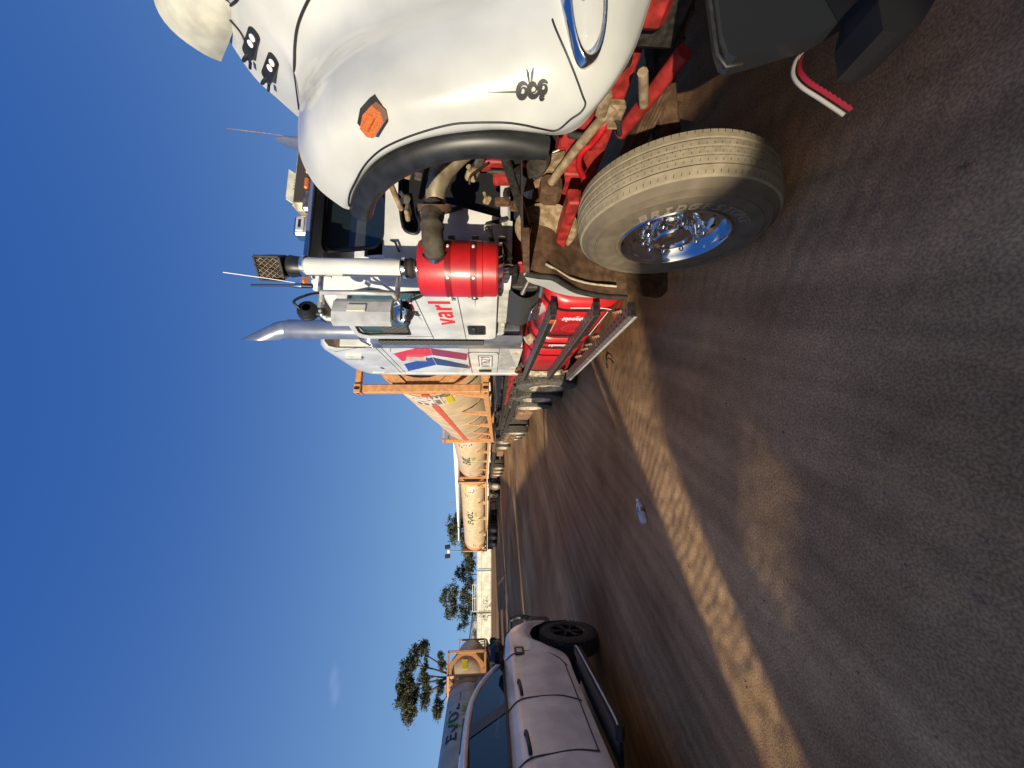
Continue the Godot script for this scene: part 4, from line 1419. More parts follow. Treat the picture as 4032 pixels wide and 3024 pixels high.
func make_chassis(truck: Node3D):
	var mb = MB.new()
	for sd in [-1.0, 1.0]:
		mb.box(v(.43 * sd, .90, -3.7), v(.07, .26, 9.0), .008)
		mb.box(v(.43 * sd, .86, .9), v(.09, .20, .5), .01)
	for z in [-8.1, -6.7, -5.3, -4.0, -2.2, -1.0]: mb.box(v(0, .90, z), v(.8, .2, .08), .01)
	put(mb, "chassis_rails", M.red_chassis, truck)
	# fuel tanks with straps
	var n = 0
	for q in [[-.90, -1.78], [-1.86, -2.16], [-2.20, -3.30]]:
		var ft = group_part("fuel_tank", truck)
		mb = MB.new()
		var rows = []
		var e = .04
		for zz in [[q[0] + .02, .12], [q[0], .04], [q[0] - .03, .0], [q[1] + .03, .0], [q[1], .04], [q[1] - .02, .12]]:
			var r = []
			for p in tank_section(-1.17 + zz[1], -.52 - zz[1], .42 + zz[1], 1.06 - zz[1]): r.append(v(p.x, p.y, zz[0]))
			r.append(r[0])
			rows.append(r)
		mb.patch(rows)
		for k in [0, rows.size() - 1]:
			for i in range(1, rows[k].size() - 2): mb.tri(rows[k][0], rows[k][i], rows[k][i + 1])
		put(mb, "tank_body", M.red, ft)
		var straps = [[-1.02, -1.66], [-1.93, -2.10], [-2.40, -3.2]][n]
		for z in straps:
			mb = MB.new()
			var ring = tank_section(-1.178, -.51, .412, 1.068)
			for i in ring.size():
				var a = ring[i]; var b = ring[(i + 1) % ring.size()]
				mb.quad(v(a.x, a.y, z - .02), v(a.x, a.y, z + .02), v(b.x, b.y, z + .02), v(b.x, b.y, z - .02))
			put(mb, "tank_strap", M.dark_metal, ft)
			mb = MB.new()
			mb.tube([v(-1.19, .50, z), v(-1.16, .38, z)], .008, 6)
			for k in 5: mb.cyl(v(-1.188 + k * .005, .485 - k * .022, z), v(-1.187 + k * .005, .475 - k * .022, z), .016, 8)
			put(mb, "strap_bolt", M.tan_dirt, ft)
		if n < 2:
			mb = MB.new()
			var zc = -1.22 if n == 0 else -2.0
			flourish(mb, func(x, y): return v(-1.1715, .79 - x * .12, zc + y * .2))
			flourish(mb, func(x, y): return v(-1.1715, .79 + x * .10, zc - y * .2))
			put(mb, "painted_flourish", M.decal_white, ft)
		if n == 0:
			mb = MB.new()
			mb.box(v(-1.1715, .53, -1.35), v(.003, .006, .6))
			mb.box(v(-1.1715, .92, -1.4), v(.003, .005, .3))
			mb.tube([v(-1.173, .85, -.97), v(-1.173, .6, -.965), v(-1.173, .52, -.99)], .004, 4)
			put(mb, "painted_line", M.decal_white, ft)
			mb = MB.new()
			mb.lathe([p2(.11, 0.0), p2(.10, .008), p2(.085, .004), p2(.05, -.004), p2(0, -.006)], v(-1.168, .73, -1.46), v(-1, 0, 0), 24, 60)
			put(mb, "pressed_badge", M.red, ft)
		if n == 1 or n == 0:
			mb = MB.new()
			mb.cyl(v(-1.04, 1.02, -2.12 + n * .9), v(-1.09, 1.09, -2.12 + n * .9), .055, 18)
			put(mb, "filler_cap", M.cream_plastic if n == 0 else M.mirror_steel, ft)
		n += 1
	# side steps
	for q in [[1.005, .05], [.675, .05], [.405, .055]]:
		var zs = [[-.87, -1.78], [-1.80, -2.18], [-2.20, -3.32]]
		for k in 3:
			var stp = group_part("side_step", truck)
			mb = MB.new()
			var y: float = q[0]
			mb.box(v(-1.222, y, (zs[k][0] + zs[k][1]) / 2), v(.105, q[1] * .8, zs[k][0] - zs[k][1]), .005)
			put(mb, "step_tread", M.tread_plate, stp)
			mb = MB.new()
			if q[0] < .5: mb.box(v(-1.279, y - .03, (zs[k][0] + zs[k][1]) / 2), v(.010, .028, zs[k][0] - zs[k][1]), .003)
			else: mb.box(v(-1.277, y - .004, (zs[k][0] + zs[k][1]) / 2), v(.006, .04, zs[k][0] - zs[k][1]), .002)
			put(mb, "step_edge", M.mirror_steel if q[0] < .5 else M.dark_metal, stp)
			if k == 0:
				mb = MB.new()
				mb.box(v(-1.222, y, -.862), v(.112, q[1], .018), .003)
				put(mb, "step_end", M.dark_metal, stp)
			if k == 0 and q[0] > 1.0:
				mb = MB.new()
				mb.box(v(-1.283, y - .006, -.98), v(.008, .04, .07), .003)
				put(mb, "amber_reflector", M.amber, stp)
	for z in [-1.02, -1.66, -2.4, -3.2]:
		mb = MB.new()
		mb.tube([v(-1.2, .48, z - .03), v(-1.05, .40, z - .03), v(-.5, .46, z - .03)], .02, 6)
		put(mb, "step_hanger", M.red_chassis, truck)
	# end guard behind the tanks and air hoses
	mb = MB.new()
	mb.box(v(-.85, .72, -3.46), v(.66, .5, .05), .02)
	mb.box(v(-.9, .75, -3.62), v(.5, .36, .25), .04)
	put(mb, "tank_guard", M.rim_cream, truck)
	mb = MB.new()
	mb.tube(crom([v(-1.1, 1.05, -3.3), v(-1.14, 1.12, -3.42), v(-1.12, 1.0, -3.6), v(-1.1, .82, -3.72)], 5), .018, 8)
	put(mb, "air_hose", M.brown_dirt, truck)
	for q in [[v(-1.05, 1.17, -2.62), .055, .10], [v(-1.06, 1.17, -3.40), .05, .12]]:
		mb = MB.new()
		mb.lathe([p2(0, -q[2]), p2(q[1], -q[2]), p2(q[1] * 1.15, -.02), p2(q[1] * 1.15, .02), p2(q[1] * .8, .03), p2(0, .03)], q[0], v(-.8, .2, .5), 20, 30)
		put(mb, "battery_socket", M.cream_plastic, truck)
	mb = MB.new()
	for k in 6: mb.tube(crom([v(-1.12, 1.10, -1.0 - k * .03), v(-1.20, 1.16, -1.02 - k * .03), v(-1.17, 1.09, -1.05 - k * .03)], 3), .011, 6)
	put(mb, "coiled_chain", M.chrome, truck)
	# cab step well
	mb = MB.new()
	var rows = []
	for k in 9:
		var t = k / 8.0
		var x = -1.10 - .07 * sin(t * PI)
		rows.append([v(x, 1.335 - t * .235, -.80), v(x, 1.335 - t * .235, -1.48 + t * .13)])
	mb.patch(rows)
	mb.box(v(-1.0, 1.22, -1.12), v(.16, .20, .62), .01)
	put(mb, "step_well", M.checker, truck)
	mb = MB.new()
	mb.box(v(-.95, 1.16, -.85), v(.02, .26, .36), .01)
	mb.box(v(-.72, 1.2, -.9), v(.5, .22, .05), .01)
	put(mb, "side_plate", M.red, truck)
	for q in [[v(-1.05, 1.20, -.74), v(-1.12, 1.24, -.84)], [v(-1.07, 1.10, -.74), v(-1.13, 1.10, -.86)]]:
		mb = MB.new()
		mb.tube(q, .02, 8)
		put(mb, "buffer_bolt", M.steel_dull, truck)
	# rear half of the front mudguard, white outside, dirty inside, rubber lipped
	var mg = group_part("rear_mudguard", truck)
	var arc = [p2(.02, 1.305), p2(-.20, 1.30), p2(-.41, 1.255), p2(-.44, 1.16), p2(-.46, 1.07), p2(-.55, .98), p2(-.66, .86), p2(-.74, .66), p2(-.76, .47)]
	for mm in [["inner_skin", "brown_dirt", 0.0, -1.16, -.62], ["outer_skin", "white", -.028, -1.165, -1.0]]:
		mb = MB.new()
		var line = crom([], 1) if false else arc
		rows = []
		for i in line.size():
			var off = p2(0, 0)
			if i > 1: off = p2(mm[2], 0)
			rows.append([v(mm[3], line[i].y + off.y, line[i].x + off.x), v(mm[4], line[i].y + off.y, line[i].x + off.x * 2.5)])
		mb.patch(dense(rows.slice(0 if mm[0] == "inner_skin" else 2), 4))
		put(mb, mm[0], M[mm[1]], mg)
	mb = MB.new()
	mb.prism([p2(.03, 1.315), p2(-.40, 1.27), p2(-.42, 1.23), p2(.03, 1.275)], side(-1.135), .035)
	put(mb, "ledge", M.brown_dirt, mg)
	mb = MB.new()
	var lip = []
	for p in arc.slice(2): lip.append(v(-1.168, p.y, p.x - .01))
	mb.tube(crom(lip, 4), .02, 7)
	put(mb, "rubber_lip", M.rubber, mg)
	# white side flange of the guard
	mb = MB.new()
	rows = []
	for q in [[-.40, 1.262, .02], [-.43, 1.19, .10], [-.455, 1.08, .14], [-.55, .985, .13], [-.66, .865, .085], [-.735, .68, .035], [-.755, .52, .01]]:
		rows.append([v(-1.168, q[1], q[0]), v(-1.172, q[1] + q[2] * .3, q[0] - q[2])])
	mb.patch(dense(rows, 4))
	put(mb, "side_flange", M.white, mg)
	mb = MB.new()
	lip = []
	for p in [p2(-.44, 1.12), p2(-.52, 1.03), p2(-.62, .93), p2(-.71, .76), p2(-.745, .56)]: lip.append(v(-1.10, p.y, p.x + .02))
	mb.tube(crom(lip, 4), .009, 6)
	put(mb, "worn_edge", M.rim_cream, mg)
	mb = MB.new()
	rows = [[v(-1.14, .50, -.76), v(-.72, .50, -.78)], [v(-1.12, .28, -.86), v(-.70, .28, -.88)], [v(-1.08, .13, -.96), v(-.72, .08, -.97)], [v(-1.0, .04, -1.0), v(-.75, .02, -1.0)]]
	mb.patch(dense(rows, 4))
	put(mb, "mud_flap", M.brown_dirt, mg)
	mb = MB.new()
	mb.box(v(-.85, 1.0, -.36), v(.10, .07, .55), .01)
	mb.beam(v(-.85, .99, -.60), v(-.83, .86, -.86), .10, .05, v(1, 0, 0), .01)
	mb.box(v(-.78, 1.12, -.70), v(.05, .25, .05), .008)
	mb.beam(v(-.9, 1.16, -.55), v(-.9, 1.08, -.78), .05, .04, v(1, 0, 0), .006)
	put(mb, "spring_hanger", M.red_chassis, truck)
	mb = MB.new()
	for k in 5: mb.box(v(-.50, .66 - k * .018, -.1), v(.10, .016, 1.5 - k * .22), .003)
	put(mb, "leaf_spring", M.brown_dirt, truck)

func make_engine(truck: Node3D):
	var mb = MB.new()
	mb.box(v(.05, 1.35, -.15), v(.62, .75, 1.1), .05)
	mb.box(v(.05, 1.80, -.2), v(.5, .2, .9), .05)
	put(mb, "engine_block", M.dark, truck)
	mb = MB.new()
	mb.box(v(-.36, 1.47, -.40), v(.12, .17, .10), .01)
	mb.box(v(-.36, 1.40, -.50), v(.14, .12, .14), .01)
	mb.box(v(-.36, 1.52, -.25), v(.10, .12, .12), .02)
	put(mb, "red_bracket", M.red_chassis, truck)
	# charge pipe and rubber elbow through the cowl
	mb = MB.new()
	mb.tube(crom([v(-.74, 1.82, -.35), v(-.68, 1.82, -.31), v(-.60, 1.79, -.29), v(-.52, 1.74, -.28), v(-.46, 1.67, -.25), v(-.42, 1.60, -.22), v(-.38, 1.52, -.12), v(-.36, 1.48, .05)], 4), .062, 16)
	put(mb, "intake_pipe", M.alloy_pipe, truck)
	mb = MB.new()
	mb.tube(crom([v(-.40, 1.58, -.16), v(-.39, 1.53, -.06), v(-.38, 1.5, .06)], 8), [.066, .072, .066, .072, .066, .072, .066, .072, .066, .072, .066, .072, .066, .072, .066, .072, .066], 14)
	put(mb, "corrugated_hose", M.dark_metal, truck)
	mb = MB.new()
	var path = crom([v(-1.10, 1.815, -.36), v(-1.06, 1.82, -.27), v(-.97, 1.825, -.25), v(-.88, 1.83, -.27), v(-.81, 1.83, -.31), v(-.74, 1.83, -.36)], 6)
	var rad = []
	for i in path.size(): rad.append(.064 + (.008 if i % 6 < 2 else 0.0))
	mb.tube(path, rad, 18)
	put(mb, "intake_elbow", M.elbow_rubber, truck)
	mb = MB.new()
	mb.tube([path[1], path[3]], .079, 18)
	put(mb, "elbow_clamp", M.steel, truck)
	mb = MB.new()
	mb.lathe([p2(.07, -.02), p2(.105, -.02), p2(.105, .02), p2(.07, .02)], v(-.80, 1.82, -.30), v(-.7, 0, -.5), 24, 30)
	put(mb, "elbow_flange", M.brown_dirt, truck)
	# torsion strut, steering shaft and gear, crossmember plate
	mb = MB.new()
	mb.beam(v(-.85, 1.44, .30), v(-.85, 1.25, -.36), .03, .045, v(1, 0, 0), .004)
	put(mb, "bonnet_strut", M.dark_metal, truck)
	mb = MB.new()
	mb.tube([v(-.75, .92, .40), v(-.75, 1.04, .13), v(-.75, 1.125, -.11)], .024, 10)
	put(mb, "steering_shaft", M.tan_dirt, truck)
	mb = MB.new()
	mb.box(v(-.70, 1.11, -.24), v(.14, .13, .16), .03)
	mb.cyl(v(-.70, 1.10, -.30), v(-.70, 1.20, -.45), .04, 12)
	mb.cyl(v(-.70, 1.20, -.43), v(-.68, 1.33, -.40), .035, 12)
	mb.box(v(-.66, 1.28, -.46), v(.05, .14, .06), .01)
	mb.box(v(-.66, 1.40, -.42), v(.05, .10, .05), .01)
	put(mb, "steering_gear", M.brown_dirt, truck)
	mb = MB.new()
	mb.prism([p2(-.06, 1.05), p2(-.10, 1.15), p2(-.22, 1.24), p2(-.40, 1.26), p2(-.36, 1.19), p2(-.26, 1.06)], side(-.58), .02)
	put(mb, "engine_mount", M.tan_dirt, truck)
	mb = MB.new()
	mb.tube(crom([v(-.68, 1.34, .08), v(-.68, 1.25, .06), v(-.68, 1.20, -.02), v(-.66, 1.22, -.12), v(-.60, 1.25, -.18)], 4), .055, 14)
	put(mb, "coolant_elbow", M.steel_dull, truck)
	for e in [v(-.68, 1.30, .075), v(-.66, 1.225, -.13)]:
		mb = MB.new()
		mb.lathe([p2(.052, -.012), p2(.062, -.01), p2(.062, .01), p2(.052, .012)], e, v(0, .8, .4), 16)
		put(mb, "hose_clamp", M.chrome, truck)
	mb = MB.new()
	mb.box(v(-.48, 1.0, .02), v(.10, .16, .5), .01)
	mb.box(v(-.46, .93, -.58), v(.10, .14, .5), .01)
	mb.beam(v(-.48, 1.09, -.02), v(-.48, .92, .2), .06, .04, v(1, 0, 0))
	put(mb, "red_rail", M.red_chassis, truck)
	mb = MB.new()
	mb.tube(crom([v(-.74, .92, .33), v(-.76, .94, .26), v(-.74, .96, .17), v(-.74, 1.0, .10), v(-.72, .98, -.02), v(-.7, .93, -.12)], 8), [.016, .02, .016, .02, .016, .02, .016, .02, .016, .02, .016, .02, .016, .02, .016, .02, .016, .02, .016, .02, .016, .02, .016, .02, .016, .02, .016, .02, .016, .02, .016, .02, .016, .02, .016, .02, .016, .02, .016, .02, .016], 8)
	put(mb, "red_conduit", M.red, truck)
	var r2 = RandomNumberGenerator.new(); r2.seed = 77
	for k in 16:
		mb = MB.new()
		var a = v(-.5 - r2.randf() * .12, 1.05 + r2.randf() * .85, -.55 + r2.randf() * .7)
		var b = a + v(.15, r2.randf_range(-.25, .1), r2.randf_range(-.2, .25))
		mb.tube(crom([a, (a + b) * .5 + v(-.03, r2.randf_range(-.07, .05), .02), b], 5), r2.randf_range(.005, .013), 6)
		put(mb, "engine_hose", [M.rubber, M.steel_dull, M.tan_dirt, M.dark_metal][k % 4], truck)
	for q in [[v(-.46, 1.60, -.42), .05, "tan_dirt"], [v(-.44, 1.55, -.33), .035, "steel_dull"], [v(-.62, 1.50, -.46), .03, "tan_dirt"], [v(-.5, 1.95, -.40), .03, "steel_dull"], [v(-.56, 2.0, -.32), .028, "tan_dirt"], [v(-.6, 2.05, -.5), .035, "steel_dull"]]:
		mb = MB.new()
		mb.box(q[0], v(q[1], q[1] * 1.6, q[1] * 2.0), q[1] * .3, Basis.from_euler(v(.4, .3, .2)))
		mb.cyl(q[0], q[0] + v(0, .02, .07), q[1] * .35, 8)
		put(mb, "engine_fitting", M[q[2]], truck)
	mb = MB.new()
	mb.tube([v(-.60, 2.12, -.20), v(-.66, 2.08, -.52)], .02, 8)
	mb.box(v(-.70, 2.03, -.50), v(.10, .03, .08), .008, Basis(v(0, 1, 0), .4))
	put(mb, "hinge_link", M.tan_dirt, truck)
	# rubber bonnet latches on the cowl side
	for q in [[v(-.90, 1.475, -.44), -.25], [v(-.98, 1.385, -.44), -.45]]:
		var lt = group_part("bonnet_latch", truck)
		mb = MB.new()
		mb.box(q[0], v(.13, .035, .025), .01, Basis(v(0, 0, 1), -q[1]))
		mb.box(q[0] + v(-.07, -.02, .0), v(.035, .06, .03), .008, Basis(v(0, 0, 1), -q[1]))
		mb.box(q[0] + v(.06, .015, -.01), v(.03, .05, .04), .01)
		put(mb, "rubber_strap", M.black_trim, lt)
		mb = MB.new()
		mb.box(q[0] + v(.075, .02, -.02), v(.04, .05, .02), .005)
		put(mb, "strap_base", M.mirror_steel, lt)

func make_front_end(truck: Node3D):
	var mb = MB.new()
	mb.box(v(0, 1.05, .62), v(1.05, .75, .10), .02)
	put(mb, "radiator", M.dark, truck)
	mb = MB.new()
	mb.box(v(-.58, .895, .80), v(.34, .14, .22), .03)
	mb.tube([v(-.72, .70, .62), v(-.70, .75, .40), v(-.66, .80, .16)], .035, 12)
	put(mb, "front_mount", M.red_chassis, truck)
	mb = MB.new()
	mb.beam(v(-.62, .98, .45), v(-.60, .86, .95), .10, .08, v(1, 0, 0), .02)
	mb.box(v(0, .72, .96), v(1.7, .16, .08), .02)
	mb.tube([v(-.66, 1.0, .86), v(-.72, .95, .70), v(-.70, .92, .55)], .03, 10)
	mb.box(v(-.40, .95, .70), v(.5, .5, .30), .03)
	put(mb, "front_crossmember", M.dark_metal, truck)  # beams coloured dark to carry the shade below the nose
	mb = MB.new()
	mb.box(v(-.74, .915, .34), v(.05, .11, .13), .01)
	mb.box(v(-.76, .97, .41), v(.04, .05, .12), .01)
	mb.tube([v(-.78, .86, .58), v(-.74, .78, .40)], .022, 8)
	put(mb, "tie_bracket", M.tan_dirt, truck)
	mb = MB.new()
	mb.tube(crom([v(-.72, .93, .30), v(-.76, .88, .33), v(-.75, .84, .24)], 4), .013, 8)
	mb.tube(crom([v(-.70, 1.08, .18), v(-.74, 1.0, .20), v(-.70, .95, .1)], 4), .018, 8)
	put(mb, "brake_hose", M.rubber, truck)
	# folded down bull bar: black sheeted panel, lower wing and a white bumper lip with a red face
	var bb = group_part("bull_bar", truck)
	mb = MB.new()
	mb.prism([p2(-.5, .86), p2(-1.22, .862), p2(-1.275, .853), p2(-1.285, .835), p2(-1.268, .78), p2(-1.19, .58), p2(-1.02, .34), p2(-.9, .26), p2(.9, .26), p2(1.02, .34), p2(1.19, .58), p2(1.285, .835), p2(1.22, .862), p2(.5, .86)], front(1.0), .05)
	put(mb, "bar_panel", M.car_black, bb)
	mb = MB.new()
	mb.tube([v(-1.0, .866, 1.025), v(-1.25, .866, 1.025), v(-1.287, .845, 1.025), v(-1.274, .80, 1.025)], .006, 6)
	put(mb, "bar_rim", M.dark_metal, bb)
	for sd in [-1.0, 1.0]:
		mb = MB.new()
		var poly = []
		for p in [p2(-1.05, .56), p2(-1.17, .525), p2(-1.26, .56), p2(-1.345, .565), p2(-1.352, .53), p2(-1.32, .465), p2(-1.2, .38), p2(-.98, .25), p2(-.9, .25), p2(-.9, .5)]: poly.append(p2(p.x * -sd, p.y))
		mb.prism(poly, front(1.052), .12)
		put(mb, "bar_wing", M.black_paint, bb)
	mb = MB.new()
	var lip = crom([v(-1.16, .565, .97), v(-1.20, .60, .98), v(-1.26, .625, .99), v(-1.31, .618, 1.0), v(-1.36, .58, 1.01), v(-1.42, .53, 1.02)], 5)
	mb.tube(lip, .0055, 8)
	put(mb, "bumper_lip", M.lip_white_shaded, bb)
	mb = MB.new()
	for i in lip.size() - 1: mb.quad(lip[i] + v(0, -.005, .01), lip[i + 1] + v(0, -.005, .01), lip[i + 1] + v(.004, -.012, .016), lip[i] + v(.006, -.014, .018))
	put(mb, "bumper_face", M.red_deep, bb)  # deep red stands for the lip's red face in shadow

func make_truck():
	var t = thing("prime_mover", "white and red bonneted prime mover with its bonnet tipped open, beside the camera", "truck", TRUCK_AT, TRUCK_TURN)
	make_wheels(t)
	make_hood(t)
	make_cab(t)
	make_sleeper(t)
	make_chassis(t)
	make_engine(t)
	make_front_end(t)
	# turntable and coil cables behind the sleeper
	var mb = MB.new()
	mb.box(v(0, 1.10, -6.0), v(.9, .10, 1.0), .03)
	put(mb, "turntable", M.dark_metal, t)
	mb = MB.new()
	mb.box(v(-.75, 1.18, -4.35), v(.35, .30, .4), .05)
	mb.tube(crom([v(-1.0, 1.02, -3.98), v(-1.05, 1.12, -4.35), v(-1.0, 1.08, -4.8), v(-1.05, 1.12, -5.6), v(-1.05, 1.1, -6.6), v(-1.02, 1.1, -7.6)], 4), .035, 8)
	put(mb, "rear_guard_bar", M.red_chassis, t)
	mb = MB.new()
	mb.box(v(-.82, 1.34, -4.15), v(.2, .16, .3), .02)
	put(mb, "valve_box", M.trailer_dark, t)
	mb = MB.new()
	mb.box(v(-.93, 1.37, -4.05), v(.01, .10, .14), .002)
	put(mb, "warning_label", M.sign_yellow, t)
	mb = MB.new()
	letters(mb, "ST", .05, func(x, y, z): return v(-.937 - z, 1.345 + y, -4.05 + x), .8, .002)
	put(mb, "label_writing", M.ink, t)

# ------------------------------------------------------------------ road train trailers and tank containers
# local frame: origin under the middle, z forward along the trailer (towards the truck), the seen side is -x
func tank_logo(mb_ink: MB, mb_green: MB, R: float, zc: float, yc: float, cap: float, tilt := 0.0):
	# wraps flat lettering round the tank: x runs along, y round the shell
	var wrap = func(x, y, z):
		var a = (yc + y) / R
		return v(-cos(a) * (R + z), sin(a) * (R + z), zc + x)
	var pl = func(x0, y0): return func(x, y, z): return wrap.call(x0 + x + (y) * 0.22, y0 + y, .012 + z)
	for e in [-.012, .012]:
		letters(mb_ink, "E", cap, pl.call(-cap * 1.42 + e, 0.0), 1.2, .006)
		letters(mb_ink, "OL", cap, pl.call(cap * 1.12 + e, 0.0), 1.15, .006)
	# the V: a dark stroke and a sweeping green tick
	var sw = []; var wd = []
	for k in 13:
		var t = k / 12.0
		sw.append(p2(cap * (-.62 + .62 * t + 1.15 * t * t), cap * (-.55 + 1.95 * t - .05 * t * t)))
		wd.append(cap * (.02 + .17 * sin(PI * minf(1.0, pow(1.0 - t, .8)))))
	ribbon(mb_green, sw, wd, func(x, y): return wrap.call(x, y, .010))
	ribbon(mb_ink, [p2(-cap * .95, cap * 1.0), p2(-cap * .62, cap * .35), p2(-cap * .38, cap * .02)], [cap * .13, cap * .13, cap * .16], func(x, y): return wrap.call(x, y, .016))
	ribbon(mb_ink, [p2(-cap * .40, cap * .02), p2(-cap * .05, cap * .55), p2(cap * .22, cap * .98)], [cap * .15, cap * .11, cap * .08], func(x, y): return wrap.call(x, y, .018))
	letters(mb_green, "LNG", cap * .46, pl.call(cap * 1.25, -cap * .66), 1.2, .006, 400)

func make_container(label: String, L: float, H: float, paint: String, logo: bool, placards: bool, band: bool, detail := true, group := "tank containers on the trailers") -> Node3D:
	var c = thing("tank_container", label, "tank container", Vector3.ZERO, 0, group)
	var W = 2.34
	var R = 1.11
	var hy = H * .5
	var cy = hy + .03
	for e in [-1.0, 1.0]:
		var f = group_part("end_frame", c)
		var z = e * (L * .5 - .08)
		for sx in [-1.0, 1.0]:
			var mb = MB.new()
			mb.box(v(sx * (W * .5 - .075), hy, z), v(.15, H - .30, .15), .012)
			put(mb, "corner_post", M.container, f)
			for y in [.06, H - .06]:
				mb = MB.new()
				mb.box(v(sx * (W * .5 - .08), y, z), v(.17, .12, .18), .012)
				put(mb, "corner_casting", M.container, f)
				mb = MB.new()
				mb.prism(rrect(-.05, -.028, .05, .028, .027, 4), Transform3D(Basis(v(0, 0, 1), v(0, 1, 0), v(-1, 0, 0)), v(sx * (W * .5 + .006), y, z)), .002)
				put(mb, "casting_hole", M.dark, f)
				mb = MB.new()
				mb.prism(rrect(-.028, -.05, .028, .05, .027, 4), front(z + e * .091).translated_local(v(sx * (W * .5 - .08), y, 0)), .002)
				put(mb, "casting_hole", M.dark, f)
		var mb = MB.new()
		mb.box(v(0, .07, z), v(W - .34, .14, .13), .01)
		put(mb, "cross_rail", M.container, f)
		mb = MB.new()
		mb.box(v(0, H - .06, z), v(W - .34, .10, .11), .01)
		put(mb, "cross_rail", M.container, f)
		for sx in [-1.0, 1.0]:
			for sy in [-1.0, 1.0]:
				mb = MB.new()
				mb.beam(v(sx * (W * .5 - .12), hy + sy * .35, z), v(sx * .34, hy + sy * (hy - .12), z), .19, .06, v(0, 0, 1).cross(v(sx, sy, 0)), .01)
				put(mb, "corner_brace", M.container, f)
		# ring and saddle that carry the tank
		mb = MB.new()
		mb.lathe([p2(R * .80, 0), p2(R * .99, 0), p2(R * .99, -e * .45), p2(R * 1.012, -e * .45)], v(0, cy, z), v(0, 0, 1), 40, 30)
		put(mb, "support_ring", M.container, f)
	# vessel
	var zl = L * .5 - .16
	var mb = MB.new()
	mb.lathe([p2(0, -zl - .02), p2(R * .45, -zl + .02), p2(R * .78, -zl + .12), p2(R * .94, -zl + .25), p2(R, -zl + .42), p2(R, zl - .42), p2(R * .94, zl - .25), p2(R * .78, zl - .12), p2(R * .45, zl - .02), p2(0, zl + .02)], v(0, cy, 0), v(0, 0, 1), 56, 40)
	put(mb, "tank_shell", M[paint], c)
	for k in 5:
		mb = MB.new()
		var z = -zl + (k + .5) * 2 * zl / 5.0
		mb.lathe([p2(R - .005, z - .05), p2(R + .007, z - .04), p2(R + .007, z + .04), p2(R - .005, z + .05)], v(0, cy, 0), v(0, 0, 1), 56, 30)
		put(mb, "weld_band", M[paint], c)
	# lower side rails and triangular legs
	for sx in [-1.0, 1.0]:
		for k in 5:
			mb = MB.new()
			var z = -zl + .6 + k * (2 * zl - 1.2) / 4.0
			mb.prism([p2(0, .0), p2(.45, .0), p2(.45, .05), p2(.10, .34), p2(.05, .34)], Transform3D(Basis(v(0, 0, 1 if k < 2 else -1), v(0, 1, 0), v(-sx if k < 2 else sx, 0, 0)), v(sx * (W * .5 - .06), .06, z - (.4 if k < 2 else -.4))), .05 * (1.0 if k < 2 else -1.0))
			mb.beam(v(sx * (W * .5 - .06), .10, z), v(sx * R * .93, cy - R * .40, z), .12, .05, v(0, 0, 1), .008)
			put(mb, "saddle_leg", M.container, c)
		mb = MB.new()
		mb.box(v(sx * (W * .5 - .09), .07, 0), v(.10, .12, L - .3), .01)
		put(mb, "bottom_rail", M.container, c)
	if band:
		mb = MB.new()
		var rows = [[], []]
		for k in 15:
			var z = zl - .35 - (2 * zl - .7) * k / 14.0
			for q in 2:
				var a = -.02 + (.095 if q else -.045)
				rows[q].append(v(-cos(a) * (R + .012), cy + sin(a) * (R + .012), z))
		mb.patch(rows)
		put(mb, "orange_band", M.orange_band, c)
	if placards:
		var pan = func(z0, y0, w, h, called, m, off := .012):
			var b = MB.new()
			var rows = [[], []]
			for k in 7:
				var a0 = (y0 + h * (k / 6.0 - .5)) / R
				for q in 2: rows[q].append(v(-cos(a0) * (R + off), cy + sin(a0) * (R + off), z0 + (q - .5) * w))
			b.patch(rows)
			put(b, called, m, c)
		var zz = zl - 1.05
		pan.call(zz, .08, .95, .62, "hazard_placard", M.sign_white)
		for q in [[-.33, .25], [-.33, .10], [-.33, -.06]]: pan.call(zz + q[0], .08 + q[1] - .03, .24, .10, "placard_text", M.tank_grey_brown, .016)
		pan.call(zz - .10, -.14, .5, .10, "placard_text", M.tank_grey_brown, .016)
		var b = MB.new()
		var dia = [p2(.14, .07), p2(.36, .29), p2(.14, .0 + .30), p2(-.08, .29)]
		var wr = func(x, y):
			var a = (.08 + y) / R
			return v(-cos(a) * (R + .018), cy + sin(a) * (R + .018), zz + x)
		b.quad(wr.call(.15, -.10), wr.call(.38, .10), wr.call(.15, .30), wr.call(-.08, .10))
		put(b, "hazard_diamond", M.sign_red, c)
		if band:
			pan.call(zz - .10, -.38, .75, .14, "yellow_sign", M.sign_yellow)
			pan.call(zz + .42, -.25, .22, .55, "small_print", M.tank_grey_brown)
		else:
			pan.call(zz, .62, .62, .22, "yellow_sign", M.sign_yellow)
			pan.call(zz, .62, .4, .03, "small_print", M.ink, .016)
			pan.call(zz - .95, .66, .6, .07, "small_print", M.tank_grey_brown)
			pan.call(zz - 1.0, .48, .35, .07, "small_print", M.tank_grey_brown)
		pan.call(-zl + 1.0, .10, .6, .08, "small_print", M.tank_grey_brown)
		pan.call(-zl + .9, -.08, .4, .07, "small_print", M.tank_grey_brown)
	if logo:
		var ink = MB.new(); var gr = MB.new()
		tank_logo(ink, gr, R, .1, .02, .54)
		put(ink, "logo_letters", M.logo_ink, c, v(0, cy, 0))
		put(gr, "logo_swoosh", M.logo_green, c, v(0, cy, 0))
	# plumbing at the tail end
	mb = MB.new()
	for k in 5: mb.tube(crom([v(-.8 + k * .35, .25, -L * .5 + .25), v(-.7 + k * .3, .55, -L * .5 + .18), v(-.5 + k * .22, .35 + .1 * (k % 2), -L * .5 + .3)], 3), .035, 6)
	mb.box(v(-.55, .40, -L * .5 + .22), v(.4, .3, .2), .03)
	put(mb, "valve_gear", M.container_rust, c)
	return c

